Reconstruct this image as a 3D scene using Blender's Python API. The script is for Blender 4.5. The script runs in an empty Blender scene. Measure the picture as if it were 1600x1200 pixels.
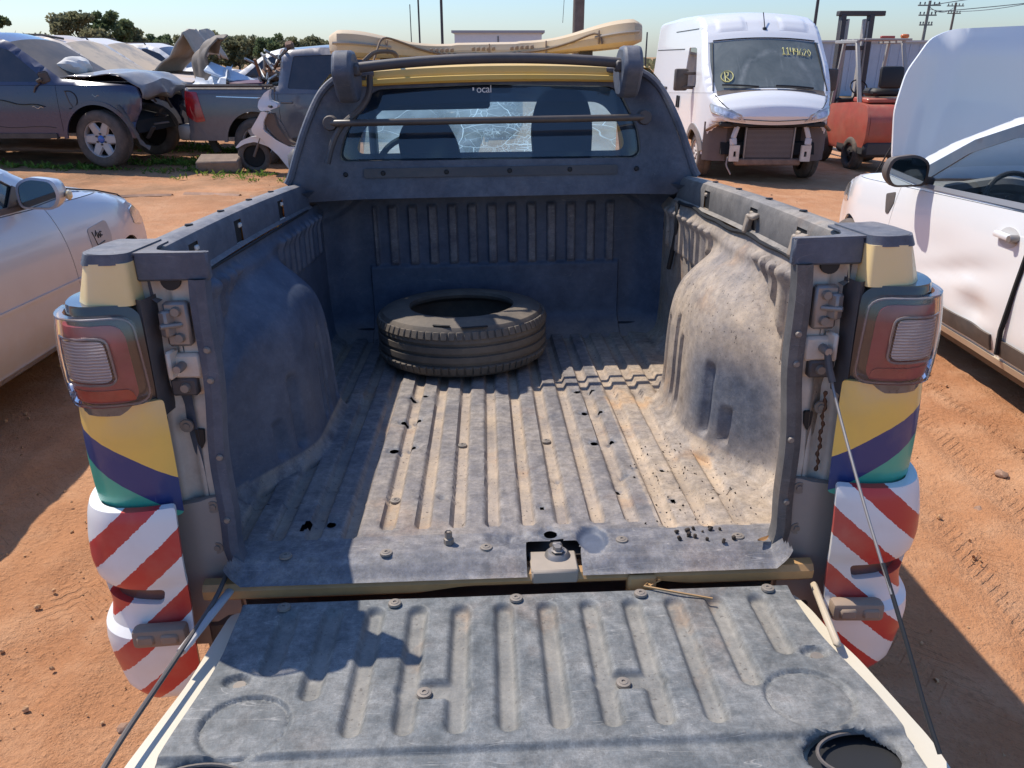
import bpy, bmesh, math, random
import numpy as np
from mathutils import Vector, Matrix, Euler
from mathutils.geometry import delaunay_2d_cdt
random.seed(7); RNG = np.random.default_rng(7)
SC = bpy.context.scene
COL = SC.collection
R = math.radians
V = Vector

# ------------------------------------------------------------------ camera, sky, sun, exposure
CAM_H = 1.75
cam_d = bpy.data.cameras.new('camera'); cam = bpy.data.objects.new('camera', cam_d); COL.objects.link(cam)
cam.location = (0, 0, CAM_H); cam.rotation_euler = (R(90 - 23.07), 0, 0)
cam_d.sensor_width = 36.0; cam_d.lens = 36.0 * 1202 / 1600; cam_d.clip_start = 0.02; cam_d.clip_end = 3000
SC.camera = cam
SUN_DIR = V((0.466, -0.336, -0.819)).normalized()          # the way the light travels
SUN_EL = math.asin(-SUN_DIR.z); SUN_AZ = math.atan2(-SUN_DIR.x, -SUN_DIR.y)
world = bpy.data.worlds.new('World'); SC.world = world; world.use_nodes = True
wn = world.node_tree.nodes; wl = world.node_tree.links
for n in list(wn): wn.remove(n)
sky = wn.new('ShaderNodeTexSky'); sky.sky_type = 'NISHITA'; sky.sun_disc = False
sky.sun_elevation = SUN_EL; sky.sun_rotation = SUN_AZ % (2 * math.pi)
sky.air_density = 1.3; sky.dust_density = .6; sky.ozone_density = 10.0; sky.altitude = 0
bg = wn.new('ShaderNodeBackground'); bg.inputs['Strength'].default_value = 0.138
wo = wn.new('ShaderNodeOutputWorld'); tint = wn.new('ShaderNodeMix'); tint.data_type = 'RGBA'; tint.blend_type = 'MULTIPLY'; tint.inputs[0].default_value = 1; tint.inputs[7].default_value = (.92, .96, 1.06, 1); wl.new(sky.outputs[0], tint.inputs[6]); wl.new(tint.outputs[2], bg.inputs[0]); wl.new(bg.outputs[0], wo.inputs[0])
sun_d = bpy.data.lights.new('sun', 'SUN'); sun_d.energy = 4.35; sun_d.angle = R(0.55); sun_d.color = (1.0, 0.93, 0.82)
sun = bpy.data.objects.new('sun', sun_d); COL.objects.link(sun); sun.location = (-20, 14, 35)
sun.rotation_euler = SUN_DIR.to_track_quat('-Z', 'Y').to_euler()
vs = SC.view_settings; vs.view_transform = 'Standard'; vs.look = 'None'; vs.exposure = 0.3; vs.gamma = 1.0; vs.use_curve_mapping = False
SC.cycles.max_bounces = 8; SC.cycles.transparent_max_bounces = 16

# ------------------------------------------------------------------ small helpers
def ss(x, a, b):
    t = np.clip((np.asarray(x, float) - a) / (b - a), 0, 1); return t * t * (3 - 2 * t)
def gz(x, y):
    "height of the yard: it falls gently to the right"
    return float(-0.032 * x * ss(y, 3, 10) * (1 - ss(abs(x), 14, 40)))
def tag(o, label=None, cat=None, group=None, kind=None):
    if label: o['label'] = label
    if cat: o['category'] = cat
    if group: o['group'] = group
    if kind: o['kind'] = kind
    return o
def thing(name, label, cat, loc=(0, 0, 0), rz=0.0, group=None, rot=None):
    o = bpy.data.objects.new(name, None); COL.objects.link(o); o.location = loc
    o.rotation_euler = rot if rot is not None else (0, 0, rz); o.empty_display_size = .2
    return tag(o, label, cat, group)
def finish(me, mat, angle=38):
    if isinstance(mat, (list, tuple)):
        for m in mat: me.materials.append(m)
    elif mat: me.materials.append(mat)
    me.shade_smooth(); me.set_sharp_from_angle(angle=R(angle))
def link(name, me, parent=None, loc=None):
    o = bpy.data.objects.new(name, me); COL.objects.link(o)
    if parent: o.parent = parent
    if loc is not None: o.location = loc
    return o
def share(src, parent, name=None, loc=None, rot=None):
    c = src.copy(); COL.objects.link(c); c.parent = parent
    if loc is not None: c.location = loc
    if rot is not None: c.rotation_euler = rot
    return c

class MB:
    def __init__(s): s.v = []; s.f = []
    def add(s, vs, fs):
        o = len(s.v); s.v += [tuple(p) for p in vs]; s.f += [tuple(i + o for i in f) for f in fs]; return s
    def box(s, c, d, rot=None, bev=0.0, seg=1, taper=None):
        bm = bmesh.new(); bmesh.ops.create_cube(bm, size=1.0)
        for v in bm.verts:
            v.co = V((v.co.x * d[0], v.co.y * d[1], v.co.z * d[2]))
            if taper and v.co.z > 0: v.co.x *= taper[0]; v.co.y *= taper[1]
        if bev: bmesh.ops.bevel(bm, geom=list(bm.edges), offset=bev, segments=seg, affect='EDGES', profile=.5)
        m = Euler(rot).to_matrix() if rot is not None and not isinstance(rot, Matrix) else (rot or Matrix.Identity(3))
        bm.verts.ensure_lookup_table(); bm.verts.index_update()
        s.add([m @ v.co + V(c) for v in bm.verts], [[v.index for v in f.verts] for f in bm.faces]); bm.free(); return s
    def beam(s, a, b, w, h, bev=0.0, up=(0, 0, 1)):
        a, b = V(a), V(b); d = b - a; z = d.normalized(); u = V(up)
        if abs(z.dot(u)) > .98: u = V((0, 1, 0))
        x = u.cross(z).normalized(); y = z.cross(x)
        return s.box((a + b) / 2, (w, h, d.length), Matrix((x, y, z)).transposed(), bev)
    def tube(s, pts, r, n=8, closed=False, caps=True, squash=1.0):
        pts = [V(p) for p in pts]; m = len(pts); rr = r if isinstance(r, (list, tuple)) else [r] * m
        vs = []; prev = None
        for i, p in enumerate(pts):
            if closed: d = pts[(i + 1) % m] - pts[i - 1]
            else: d = pts[min(i + 1, m - 1)] - pts[max(i - 1, 0)]
            d.normalize()
            if prev is None:
                u = V((0, 0, 1)) if abs(d.z) < .9 else V((1, 0, 0))
                a = d.cross(u).normalized()
            else:
                a = (prev - d * prev.dot(d)).normalized()
            prev = a; b = d.cross(a)
            for k in range(n):
                t = 2 * math.pi * k / n; vs.append(p + (a * math.cos(t) + b * math.sin(t) * squash) * rr[i])
        fs = []
        for i in range(m if closed else m - 1):
            j = (i + 1) % m
            for k in range(n): fs.append((i * n + k, i * n + (k + 1) % n, j * n + (k + 1) % n, j * n + k))
        if caps and not closed: fs += [tuple(range(n))[::-1], tuple((m - 1) * n + k for k in range(n))]
        return s.add(vs, fs)
    def lathe(s, prof, c=(0, 0, 0), axis='z', n=24, closed=False, m3=None):
        vs = []
        for r, h in prof:
            for k in range(n):
                t = 2 * math.pi * k / n; a, b = r * math.cos(t), r * math.sin(t)
                p = {'z': (a, b, h), 'x': (h, a, b), 'y': (b, h, a)}[axis]
                p = V(p)
                if m3: p = m3 @ p
                vs.append(p + V(c))
        fs = []; m = len(prof)
        for i in range(m if closed else m - 1):
            j = (i + 1) % m
            for k in range(n): fs.append((i * n + k, i * n + (k + 1) % n, j * n + (k + 1) % n, j * n + k))
        return s.add(vs, fs)
    def prism(s, poly, fn, d0, d1):
        "2D outline swept from depth d0 to d1; fn(a,b,d) gives the point"
        n = len(poly)
        vs = [fn(a, b, d0) for a, b in poly] + [fn(a, b, d1) for a, b in poly]
        return s.add(vs, [tuple(range(n)), tuple(range(2 * n - 1, n - 1, -1))] + [(i, i + n, (i + 1) % n + n, (i + 1) % n) for i in range(n)])
    def sheet(s, P, flip=False):
        nu, nv = len(P), len(P[0]); vs = [p for row in P for p in row]; fs = []
        for i in range(nu - 1):
            for j in range(nv - 1):
                q = (i * nv + j, i * nv + j + 1, (i + 1) * nv + j + 1, (i + 1) * nv + j); fs.append(q[::-1] if flip else q)
        return s.add(vs, fs)
    def panel(s, poly, fn, res=.06, holes=(), flange=0.012, flip=False, bres=None):
        "outline filled with a fine triangulation, mapped by fn(a,b,depth), edges turned in by flange"
        loops = [refine(poly, bres or res)] + [refine(h, bres or res) for h in holes]
        allp = []; edges = []
        for lp in loops:
            o = len(allp); n = len(lp); allp += lp; edges += [(o + i, o + (i + 1) % n) for i in range(n)]
        A = np.array(loops[0]); lo = A.min(0); hi = A.max(0)
        gx = np.arange(lo[0] + res / 2, hi[0], res); gy = np.arange(lo[1] + res / 2, hi[1], res)
        if len(gx) and len(gy):
            G = np.stack(np.meshgrid(gx, gy), -1).reshape(-1, 2)
            ok = inside(G, loops[0])
            for h in loops[1:]: ok &= ~inside(G, h)
            G = G[ok]
            if len(G):
                B = np.array(allp); d = np.min(((G[:, None] - B[None]) ** 2).sum(-1), 1); G = G[d > (res * .45) ** 2]
                allp = allp + [tuple(p) for p in G]
        r = delaunay_2d_cdt([V(p) for p in allp], edges, [], 0, 1e-6)
        ov, of = r[0], r[2]
        ova = np.array([(p.x, p.y) for p in ov]); cen = np.array([ova[f].mean(0) for f in of]); keep = inside(cen, loops[0])
        for h in loops[1:]: keep &= ~inside(cen, h)
        tri = [(f if not flip else f[::-1]) for f, k_ in zip(of, keep) if k_]
        s.add([fn(p.x, p.y, 0.0) for p in ov], tri)
        if flange:
            for lp in loops:
                n = len(lp); vs = [fn(a, b, 0.0) for a, b in lp] + [fn(a, b, flange) for a, b in lp]
                s.add(vs, [((i + 1) % n, i, i + n, (i + 1) % n + n) if not flip else (i, (i + 1) % n, (i + 1) % n + n, i + n) for i in range(n)])
        return s
    def build(s, name, mat, parent=None, loc=None, angle=38):
        me = bpy.data.meshes.new(name); me.from_pydata(s.v, [], s.f); me.validate(); finish(me, mat, angle)
        return link(name, me, parent, loc)

def refine(poly, res):
    out = []; n = len(poly)
    for i in range(n):
        a, b = poly[i], poly[(i + 1) % n]; L = math.hypot(b[0] - a[0], b[1] - a[1]); k = max(1, int(L / res + .5))
        if L < 1e-7: continue
        for j in range(k): out.append((a[0] + (b[0] - a[0]) * j / k, a[1] + (b[1] - a[1]) * j / k))
    return out
def inside(P, poly):
    P = np.asarray(P); q = np.asarray(poly); a = q; b = np.roll(q, -1, 0); r = np.zeros(len(P), bool)
    for (x1, y1), (x2, y2) in zip(a, b):
        if y1 == y2: continue
        c = ((y1 > P[:, 1]) != (y2 > P[:, 1])) & (P[:, 0] < (x2 - x1) * (P[:, 1] - y1) / (y2 - y1) + x1); r ^= c
    return r
def clip(poly, n, d):
    "keep the side where n.p <= d"
    out = []; m = len(poly)
    for i in range(m):
        a, b = poly[i], poly[(i + 1) % m]; da = n[0] * a[0] + n[1] * a[1] - d; db = n[0] * b[0] + n[1] * b[1] - d
        if da <= 0: out.append(a)
        if (da < 0 < db) or (db < 0 < da):
            t = da / (da - db); out.append((a[0] + (b[0] - a[0]) * t, a[1] + (b[1] - a[1]) * t))
    return out
def roundpoly(poly, r, n=4):
    "rounded corners; r a number or one per corner"
    out = []; m = len(poly)
    for i in range(m):
        p0, p, p1 = V(poly[i - 1]), V(poly[i]), V(poly[(i + 1) % m]); rr = r[i] if isinstance(r, (list, tuple)) else r
        a = (p0 - p); b = (p1 - p); k = min(rr, a.length * .45, b.length * .45)
        if k < 1e-5: out.append(tuple(p)); continue
        q0 = p + a.normalized() * k; q1 = p + b.normalized() * k
        for j in range(n + 1):
            t = j / n; out.append(tuple(q0 * (1 - t) ** 2 + p * 2 * t * (1 - t) + q1 * t * t))
    return out
def chaikin(pts, n=2):
    pts = [V(p) for p in pts]
    for _ in range(n):
        o = [pts[0]]
        for a, b in zip(pts[:-1], pts[1:]): o += [a * .75 + b * .25, a * .25 + b * .75]
        o.append(pts[-1]); pts = o
    return pts
def curve(pts, n):
    "Catmull-Rom through the points, n samples, even steps"
    P = [V(p) for p in pts]; P = [P[0] * 2 - P[1]] + P + [P[-1] * 2 - P[-2]]; out = []
    for i in range(1, len(P) - 2):
        for j in range(12):
            t = j / 12; a, b, c, d = P[i - 1], P[i], P[i + 1], P[i + 2]
            out.append(.5 * ((2 * b) + (c - a) * t + (2 * a - 5 * b + 4 * c - d) * t * t + (3 * b - a - 3 * c + d) * t ** 3))
    out.append(P[-2]); L = [0]
    for a, b in zip(out[:-1], out[1:]): L.append(L[-1] + (b - a).length)
    res = []; k = 0
    for i in range(n):
        s = L[-1] * i / (n - 1)
        while k < len(L) - 2 and L[k + 1] < s: k += 1
        t = (s - L[k]) / max(L[k + 1] - L[k], 1e-9); res.append(out[k].lerp(out[k + 1], min(max(t, 0), 1)))
    return res
def grid_obj(name, P, mat, parent=None, loc=None, kill=None, attrs=None, flip=False, angle=60):
    "P is an (nu,nv,3) array"
    nu, nv, _ = P.shape; i = np.arange(nu * nv).reshape(nu, nv)
    q = np.stack([i[:-1, :-1], i[:-1, 1:], i[1:, 1:], i[1:, :-1]], -1)
    if flip: q = q[..., ::-1]
    q = q.reshape(-1, 4)
    if kill is not None: q = q[~(kill[:-1, :-1] | kill[1:, 1:] | kill[1:, :-1] | kill[:-1, 1:]).reshape(-1)]
    me = bpy.data.meshes.new(name); me.vertices.add(nu * nv); me.vertices.foreach_set('co', P.reshape(-1).astype(np.float32))
    me.loops.add(len(q) * 4); me.loops.foreach_set('vertex_index', q.reshape(-1).astype(np.int32))
    me.polygons.add(len(q)); me.polygons.foreach_set('loop_start', np.arange(0, len(q) * 4, 4, dtype=np.int32)); 
    me.update(calc_edges=True); me.validate()
    for k, a in (attrs or {}).items():
        at = me.attributes.new(k, 'FLOAT', 'POINT'); at.data.foreach_set('value', a.reshape(-1).astype(np.float32))
    finish(me, mat, angle); return link(name, me, parent, loc)
def vnoise(x, y, seed=0):
    "smooth value noise on arrays"
    xi = np.floor(x).astype(np.int64); yi = np.floor(y).astype(np.int64); fx = x - xi; fy = y - yi
    fx = fx * fx * (3 - 2 * fx); fy = fy * fy * (3 - 2 * fy)
    def h(a, b):
        n = (a * 374761393 + b * 668265263 + seed * 974711) & 0x7fffffff; n = ((n ^ (n >> 13)) * 1274126177) & 0x7fffffff
        return ((n ^ (n >> 16)) & 0xffff) / 65535.0
    return (h(xi, yi) * (1 - fx) + h(xi + 1, yi) * fx) * (1 - fy) + (h(xi, yi + 1) * (1 - fx) + h(xi + 1, yi + 1) * fx) * fy
def fbm(x, y, o=4, seed=0):
    r = 0; a = .5
    for k in range(o): r = r + a * (vnoise(x, y, seed + k * 17) - .5) * 2; x = x * 2.03 + 5.1; y = y * 2.03 + 1.7; a *= .5
    return r

# ------------------------------------------------------------------ materials
class NT:
    def __init__(s, name):
        s.m = bpy.data.materials.new(name); s.m.use_nodes = True; s.t = s.m.node_tree
        for n in list(s.t.nodes): s.t.nodes.remove(n)
        s.out = s.n('ShaderNodeOutputMaterial')
    def n(s, t, **k):
        x = s.t.nodes.new(t)
        for a, b in k.items(): setattr(x, a, b)
        return x
    def put(s, sock, v):
        if hasattr(v, 'is_output') or isinstance(v, bpy.types.NodeSocket): s.t.links.new(v, sock)
        elif isinstance(v, (tuple, list)) and len(v) == 3 and sock.type == 'RGBA': sock.default_value = (*v, 1)
        else: sock.default_value = v
    def math(s, op, a, b=0.0, c=None, clamp=False):
        x = s.n('ShaderNodeMath', operation=op, use_clamp=clamp); s.put(x.inputs[0], a); s.put(x.inputs[1], b)
        if c is not None: s.put(x.inputs[2], c)
        return x.outputs[0]
    def mix(s, f, a, b):
        x = s.n('ShaderNodeMix', data_type='RGBA'); s.put(x.inputs[0], f); s.put(x.inputs[6], a); s.put(x.inputs[7], b); return x.outputs[2]
    def coord(s, scale=None):
        c = s.n('ShaderNodeTexCoord').outputs['Object']
        if scale is None: return c
        m = s.n('ShaderNodeMapping'); s.t.links.new(c, m.inputs[0]); m.inputs['Scale'].default_value = scale; return m.outputs[0]
    def noise(s, scale, detail=4, rough=.6, vec=None, dist=0.0):
        x = s.n('ShaderNodeTexNoise'); x.inputs['Scale'].default_value = scale; x.inputs['Detail'].default_value = detail
        x.inputs['Roughness'].default_value = rough; x.inputs['Distortion'].default_value = dist
        s.t.links.new(vec if vec is not None else s.coord(), x.inputs['Vector']); return x.outputs[0]
    def range(s, v, a, b, c=0.0, d=1.0):
        x = s.n('ShaderNodeMapRange'); s.put(x.inputs[0], v)
        for i, q in enumerate((a, b, c, d)): s.put(x.inputs[i + 1], q)
        return x.outputs[0]
    def xyz(s, vec=None):
        x = s.n('ShaderNodeSeparateXYZ'); s.t.links.new(vec if vec is not None else s.coord(), x.inputs[0]); return x.outputs
    def up(s):
        g = s.n('ShaderNodeNewGeometry'); x = s.n('ShaderNodeSeparateXYZ'); s.t.links.new(g.outputs['Normal'], x.inputs[0]); return s.math('MAXIMUM', x.outputs[2], 0.0)
    def bump(s, h, strength=.3, dist=.01):
        b = s.n('ShaderNodeBump'); b.inputs['Strength'].default_value = strength; b.inputs['Distance'].default_value = dist; s.put(b.inputs['Height'], h); return b.outputs[0]
    def princ(s, col, rough=.5, metal=0.0, coat=0.0, spec=.5, normal=None, **k):
        p = s.n('ShaderNodeBsdfPrincipled'); s.put(p.inputs['Base Color'], col); s.put(p.inputs['Roughness'], rough); s.put(p.inputs['Metallic'], metal)
        s.put(p.inputs['Specular IOR Level'], spec); s.put(p.inputs['Coat Weight'], coat); p.inputs['Coat Roughness'].default_value = .08
        if normal is not None: s.put(p.inputs['Normal'], normal)
        for a, b in k.items(): s.put(p.inputs[a.replace('_', ' ')], b)
        return p.outputs[0]
    def done(s, sh): s.t.links.new(sh, s.out.inputs[0]); return s.m
DUST = (.42, .25, .145); PALE = (.48, .36, .26)
def mat(name, col, rough=.5, metal=0., coat=0., spec=.5, var=0., vscale=6, dust=0., up=0., dcol=DUST, dscale=3.0, low=None, bump=0., bscale=80, bdist=.002, flake=0.):
    """base colour with blotches (var), dust by noise (dust), dust settled on upward faces (up), road dirt below a height (low=(z0,z1,amount)), relief (bump)"""
    t = NT(name); c = col
    if var:
        nz = t.noise(vscale, 5, .65); c = t.mix(t.range(nz, .3, .72), tuple(q * (1 - var) for q in col), tuple(min(1, q * (1 + var * .6)) for q in col))
    f = None
    if dust or up:
        nz = t.noise(dscale, 7, .68); fine = t.noise(dscale * 14, 3, .6)
        f = t.range(nz, .38, .68, 0, 1); f = t.math('MULTIPLY', f, t.range(fine, .2, .7, .5, 1))
        amt = dust
        if up: amt = t.math('MULTIPLY_ADD', t.up(), up, dust)
        f = t.math('MULTIPLY', t.math('MULTIPLY_ADD', f, .7, .3), amt, clamp=True)
    if low:
        z = t.xyz()[2]; g = t.math('MULTIPLY', t.range(t.math('ADD', z, t.math('MULTIPLY', t.noise(4, 5), .35)), low[1] + .17, low[0] + .17, 0, low[2]), t.range(t.noise(9, 5), .25, .6, .55, 1))
        f = g if f is None else t.math('MAXIMUM', f, g)
    r = rough; m = metal
    if f is not None:
        c = t.mix(f, c, dcol); r = t.math('ADD', rough, t.math('MULTIPLY', f, max(0, .85 - rough))); m = t.math('MULTIPLY', t.math('SUBTRACT', 1.0, f), metal)
        coat = t.math('MULTIPLY', t.math('SUBTRACT', 1.0, f, clamp=True), coat)
    nrm = t.bump(t.noise(bscale, 5, .6), bump, bdist) if bump else None
    return t.done(t.princ(c, r, m, coat, spec, nrm))
def glass(name, tint, refl=1.0, rough=.02, film=0., fcol=PALE, fscale=5, opac=0.):
    t = NT(name); tr = t.n('ShaderNodeBsdfTransparent'); t.put(tr.inputs[0], tint)
    gl = t.n('ShaderNodeBsdfGlossy'); t.put(gl.inputs[0], (1, 1, 1)); gl.inputs['Roughness'].default_value = rough
    fr = t.n('ShaderNodeFresnel'); fr.inputs[0].default_value = 1.5
    mx = t.n('ShaderNodeMixShader'); t.put(mx.inputs[0], t.math('MULTIPLY', fr.outputs[0], refl, clamp=True)); t.t.links.new(tr.outputs[0], mx.inputs[1]); t.t.links.new(gl.outputs[0], mx.inputs[2])
    sh = mx.outputs[0]
    if film:
        df = t.n('ShaderNodeBsdfDiffuse'); t.put(df.inputs[0], fcol); m2 = t.n('ShaderNodeMixShader')
        f = t.math('MULTIPLY_ADD', t.range(t.noise(fscale, 6, .65), .35, .7), film, opac, clamp=True)
        t.put(m2.inputs[0], f); t.t.links.new(sh, m2.inputs[1]); t.t.links.new(df.outputs[0], m2.inputs[2]); sh = m2.outputs[0]
    return t.done(sh)

def soil_mat():
    t = NT('red_soil'); c = t.coord()
    big = t.noise(.35, 5, .6); med = t.noise(3.2, 6, .65); fin = t.noise(45, 5, .7); grit = t.noise(160, 3, .7)
    k = t.mix(t.range(big, .38, .62), (.42, .186, .086), (.53, .268, .137))
    k = t.mix(t.range(med, .45, .75, 0, .75), k, (.61, .355, .205))
    k = t.mix(t.range(fin, .52, .72, 0, .45), k, (.25, .115, .06))
    vo = t.n('ShaderNodeTexVoronoi'); vo.inputs['Scale'].default_value = 26; t.t.links.new(c, vo.inputs['Vector'])
    vo2 = t.n('ShaderNodeTexVoronoi'); vo2.inputs['Scale'].default_value = 70; t.t.links.new(c, vo2.inputs['Vector'])
    h = t.math('ADD', t.math('MULTIPLY', med, .6), t.math('ADD', t.math('MULTIPLY', fin, .5), t.math('MULTIPLY', grit, .22)))
    h = t.math('ADD', h, t.math('MULTIPLY', t.range(vo.outputs[0], 0, .35, 1, 0), .16)); h = t.math('ADD', h, t.math('MULTIPLY', t.range(vo2.outputs[0], 0, .4, 1, 0), .1))
    # tread prints pressed along the wheel lanes
    xx = t.xyz(c)
    for (x0, dx, w0) in ((-1.45, -.05, .12), (-2.05, -.02, .10), (1.95, .07, .12), (2.4, .02, .11), (1.5, .1, .1), (1.72, -.25, .1)):
        u = t.math('ABSOLUTE', t.math('SUBTRACT', xx[0], t.math('ADD', t.math('MULTIPLY_ADD', xx[1], dx, x0), t.math('MULTIPLY', t.math('SINE', t.math('MULTIPLY', xx[1], .8)), .05))))
        tr_ = t.math('SINE', t.math('MULTIPLY', t.math('MULTIPLY_ADD', u, .9, xx[1]), 2 * math.pi / .052))
        h = t.math('ADD', h, t.math('MULTIPLY', t.math('MULTIPLY', t.range(tr_, -.3, .3), t.range(u, w0, w0 * .8)), t.math('MULTIPLY', t.range(t.noise(2.3, 3), .42, .56), .20)))
    # sun bleached scrub and leaf litter further out, where the weeds grow
    g = t.noise(.9, 6, .7); x = t.xyz(c); 
    band = t.math('MULTIPLY', t.range(x[1], 8.9, 10.2), t.range(x[0], -1.4, -2.6))
    k = t.mix(t.math('MULTIPLY', t.math('MULTIPLY', t.range(g, .38, .6), band), .6), k, (.16, .115, .07))
    far = t.math('MULTIPLY', t.range(x[1], 26, 60), t.range(t.noise(.12, 5), .38, .6)); k = t.mix(t.math('MULTIPLY', far, .8), k, (.17, .16, .07))
    return t.done(t.princ(k, .95, 0, 0, .15, t.bump(h, .85, .034)))
M_SOIL = soil_mat()
# ------------------------------------------------------------------ ground
def steps(dense0, dense1, st, lo, hi, g=1.18):
    a = list(np.arange(dense0, dense1 + 1e-6, st)); s = st; v = dense1
    while v < hi: s *= g; v += s; a.append(v)
    s = st; v = dense0; b = []
    while v > lo: s *= g; v -= s; b.append(v)
    return np.array(b[::-1] + a)
gx = steps(-6.5, 6.5, .035, -900, 900); gy = steps(.6, 9.0, .035, -60, 1500, 1.12)
GX, GY = np.meshgrid(gx, gy, indexing='ij')
GZ = -0.032 * GX * ss(GY, 3, 10) * (1 - ss(np.abs(GX), 14, 40))
near = 1 - ss(np.hypot(GX, GY), 18, 45)
GZ = GZ + near * (.020 * fbm(GX * .9, GY * .9, 4, 3) + .014 * fbm(GX * 4.1, GY * 4.1, 4, 9) + .014 * np.maximum(0, fbm(GX * 13, GY * 13, 3, 21)) - .012 * np.maximum(0, fbm(GX * 9, GY * 9, 3, 44) - .12))
# tyre tracks running up both sides of the truck
for (x0, dx, w) in ((-1.45, -.05, .12), (-2.05, -.02, .10), (1.95, .07, .12), (2.4, .02, .11), (1.5, .1, .1)):
    d = np.abs(GX - (x0 + dx * GY + .05 * np.sin(GY * .8))); m = np.exp(-(d / w) ** 2)
    GZ -= near * m * (.012 + .005 * np.sin((GY * 1.0 + np.abs(d) * .8) * 2 * np.pi / .065))
    GZ += near * .009 * np.exp(-((d - w * 1.5) / .05) ** 2)
ground = grid_obj('ground', np.stack([GX, GY, GZ], -1), M_SOIL, angle=180, flip=True); tag(ground, kind='structure')
ground['label'] = 'dry red soil yard with tyre tracks and crumbs'

# loose crumbs of soil lying on it: far too many to count
def clods():
    ico = [(0, 0, 1)] + [(.89 * math.cos(a), .89 * math.sin(a), .45) for a in np.arange(5) * 2 * math.pi / 5] + [(.89 * math.cos(a), .89 * math.sin(a), -.45) for a in (np.arange(5) + .5) * 2 * math.pi / 5]
    fc = [(0, 1 + i, 1 + (i + 1) % 5) for i in range(5)] + [(1 + i, 6 + i, 1 + (i + 1) % 5) for i in range(5)] + [(1 + (i + 1) % 5, 6 + i, 6 + (i + 1) % 5) for i in range(5)]
    mb = MB(); keepn = fbm(RNG.uniform(0, 40, 5200), RNG.uniform(0, 40, 5200), 2, 5)
    for k in range(5200):
        if k % 2: x = RNG.uniform(1.15, 4.8); y = RNG.uniform(.9, 4.4)
        else: x = RNG.uniform(-3.4, -.95); y = RNG.uniform(.9, 4.0)
        if k > 3600: x = RNG.uniform(-6.5, 6.5); y = RNG.uniform(4, 12.5)
        if keepn[k] < RNG.uniform(-.35, .35): continue
        r = .0025 * math.exp(RNG.exponential(.45)); r = min(r, .010) * (1.5 if k > 3600 else 1)
        q = Euler(RNG.uniform(0, 6, 3)).to_matrix(); sx = V(RNG.uniform(.6, 1.4, 3))
        mb.add([q @ V((p[0] * sx.x * RNG.uniform(.8, 1.2), p[1] * sx.y * RNG.uniform(.8, 1.2), p[2] * sx.z)) * r + V((x, y, gz(x, y) + r * .35)) for p in ico], fc)
    o = mb.build('soil_crumbs', mat('soil_crumb', (.54, .31, .165), .95, spec=.1, var=.35, vscale=3), angle=20)
    tag(o, 'loose crumbs and pebbles of red soil scattered over the yard', kind='stuff')
clods()
def stone(x, y, r, label, rz):
    bm = bmesh.new(); bmesh.ops.create_icosphere(bm, subdivisions=2, radius=r)
    for v in bm.verts:
        n = v.co.normalized(); v.co *= .8 + .45 * float(fbm(np.array([n.x * 1.7 + rz * 3]), np.array([n.y * 1.7 + n.z]), 3, 4)[0]); v.co.z *= .55
    me = bpy.data.meshes.new('stone'); bm.to_mesh(me); bm.free(); finish(me, M_STONE, 25)
    o = link('stone', me, loc=(x, y, gz(x, y) + r * .2)); o.rotation_euler.z = rz; tag(o, label, 'stone', 'small stones on the red soil')
M_STONE = mat('stone', (.36, .22, .15), .9, spec=.2, var=.4, vscale=25, bump=.5, bscale=60)
stone(-1.10, 1.62, .022, 'small reddish stone on the soil left of the open tailgate', .4)
stone(-1.33, 2.12, .018, 'small stone in the sunlit soil below the left bumper corner', 1.4)
stone(1.95, 2.75, .03, 'brown lump of soil right of the striped bumper, beside truck shadow', 2.2)
stone(2.22, 3.05, .034, 'largest brown lump in the trodden soil at the right', 3.0)
stone(-1.62, 1.42, .02, 'pebble near the bottom left of the yard', .9)
# ------------------------------------------------------------------ the pickup seen from behind (x right, y ahead, z up from the bed floor)
TM = Matrix(((0.99922509, -0.03518145, -0.01764882), (0.03610058, 0.9978451, 0.05478957), (0.01568321, -0.05538424, 0.99834194)))
TO = V((-0.00404568, 1.35496658, 0.7946651)); ZB = .79
truck = thing('pickup_truck', 'yellow pickup truck with black bed, open tailgate and red and white striped bumper', 'pickup truck')
truck.matrix_world = Matrix.Translation(TO + TM @ V((0, 0, -ZB))) @ TM.to_4x4()
TL = (0, 0, ZB)
def tw(p): return TO + TM @ V(p)
TROT = TM.to_euler()

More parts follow.
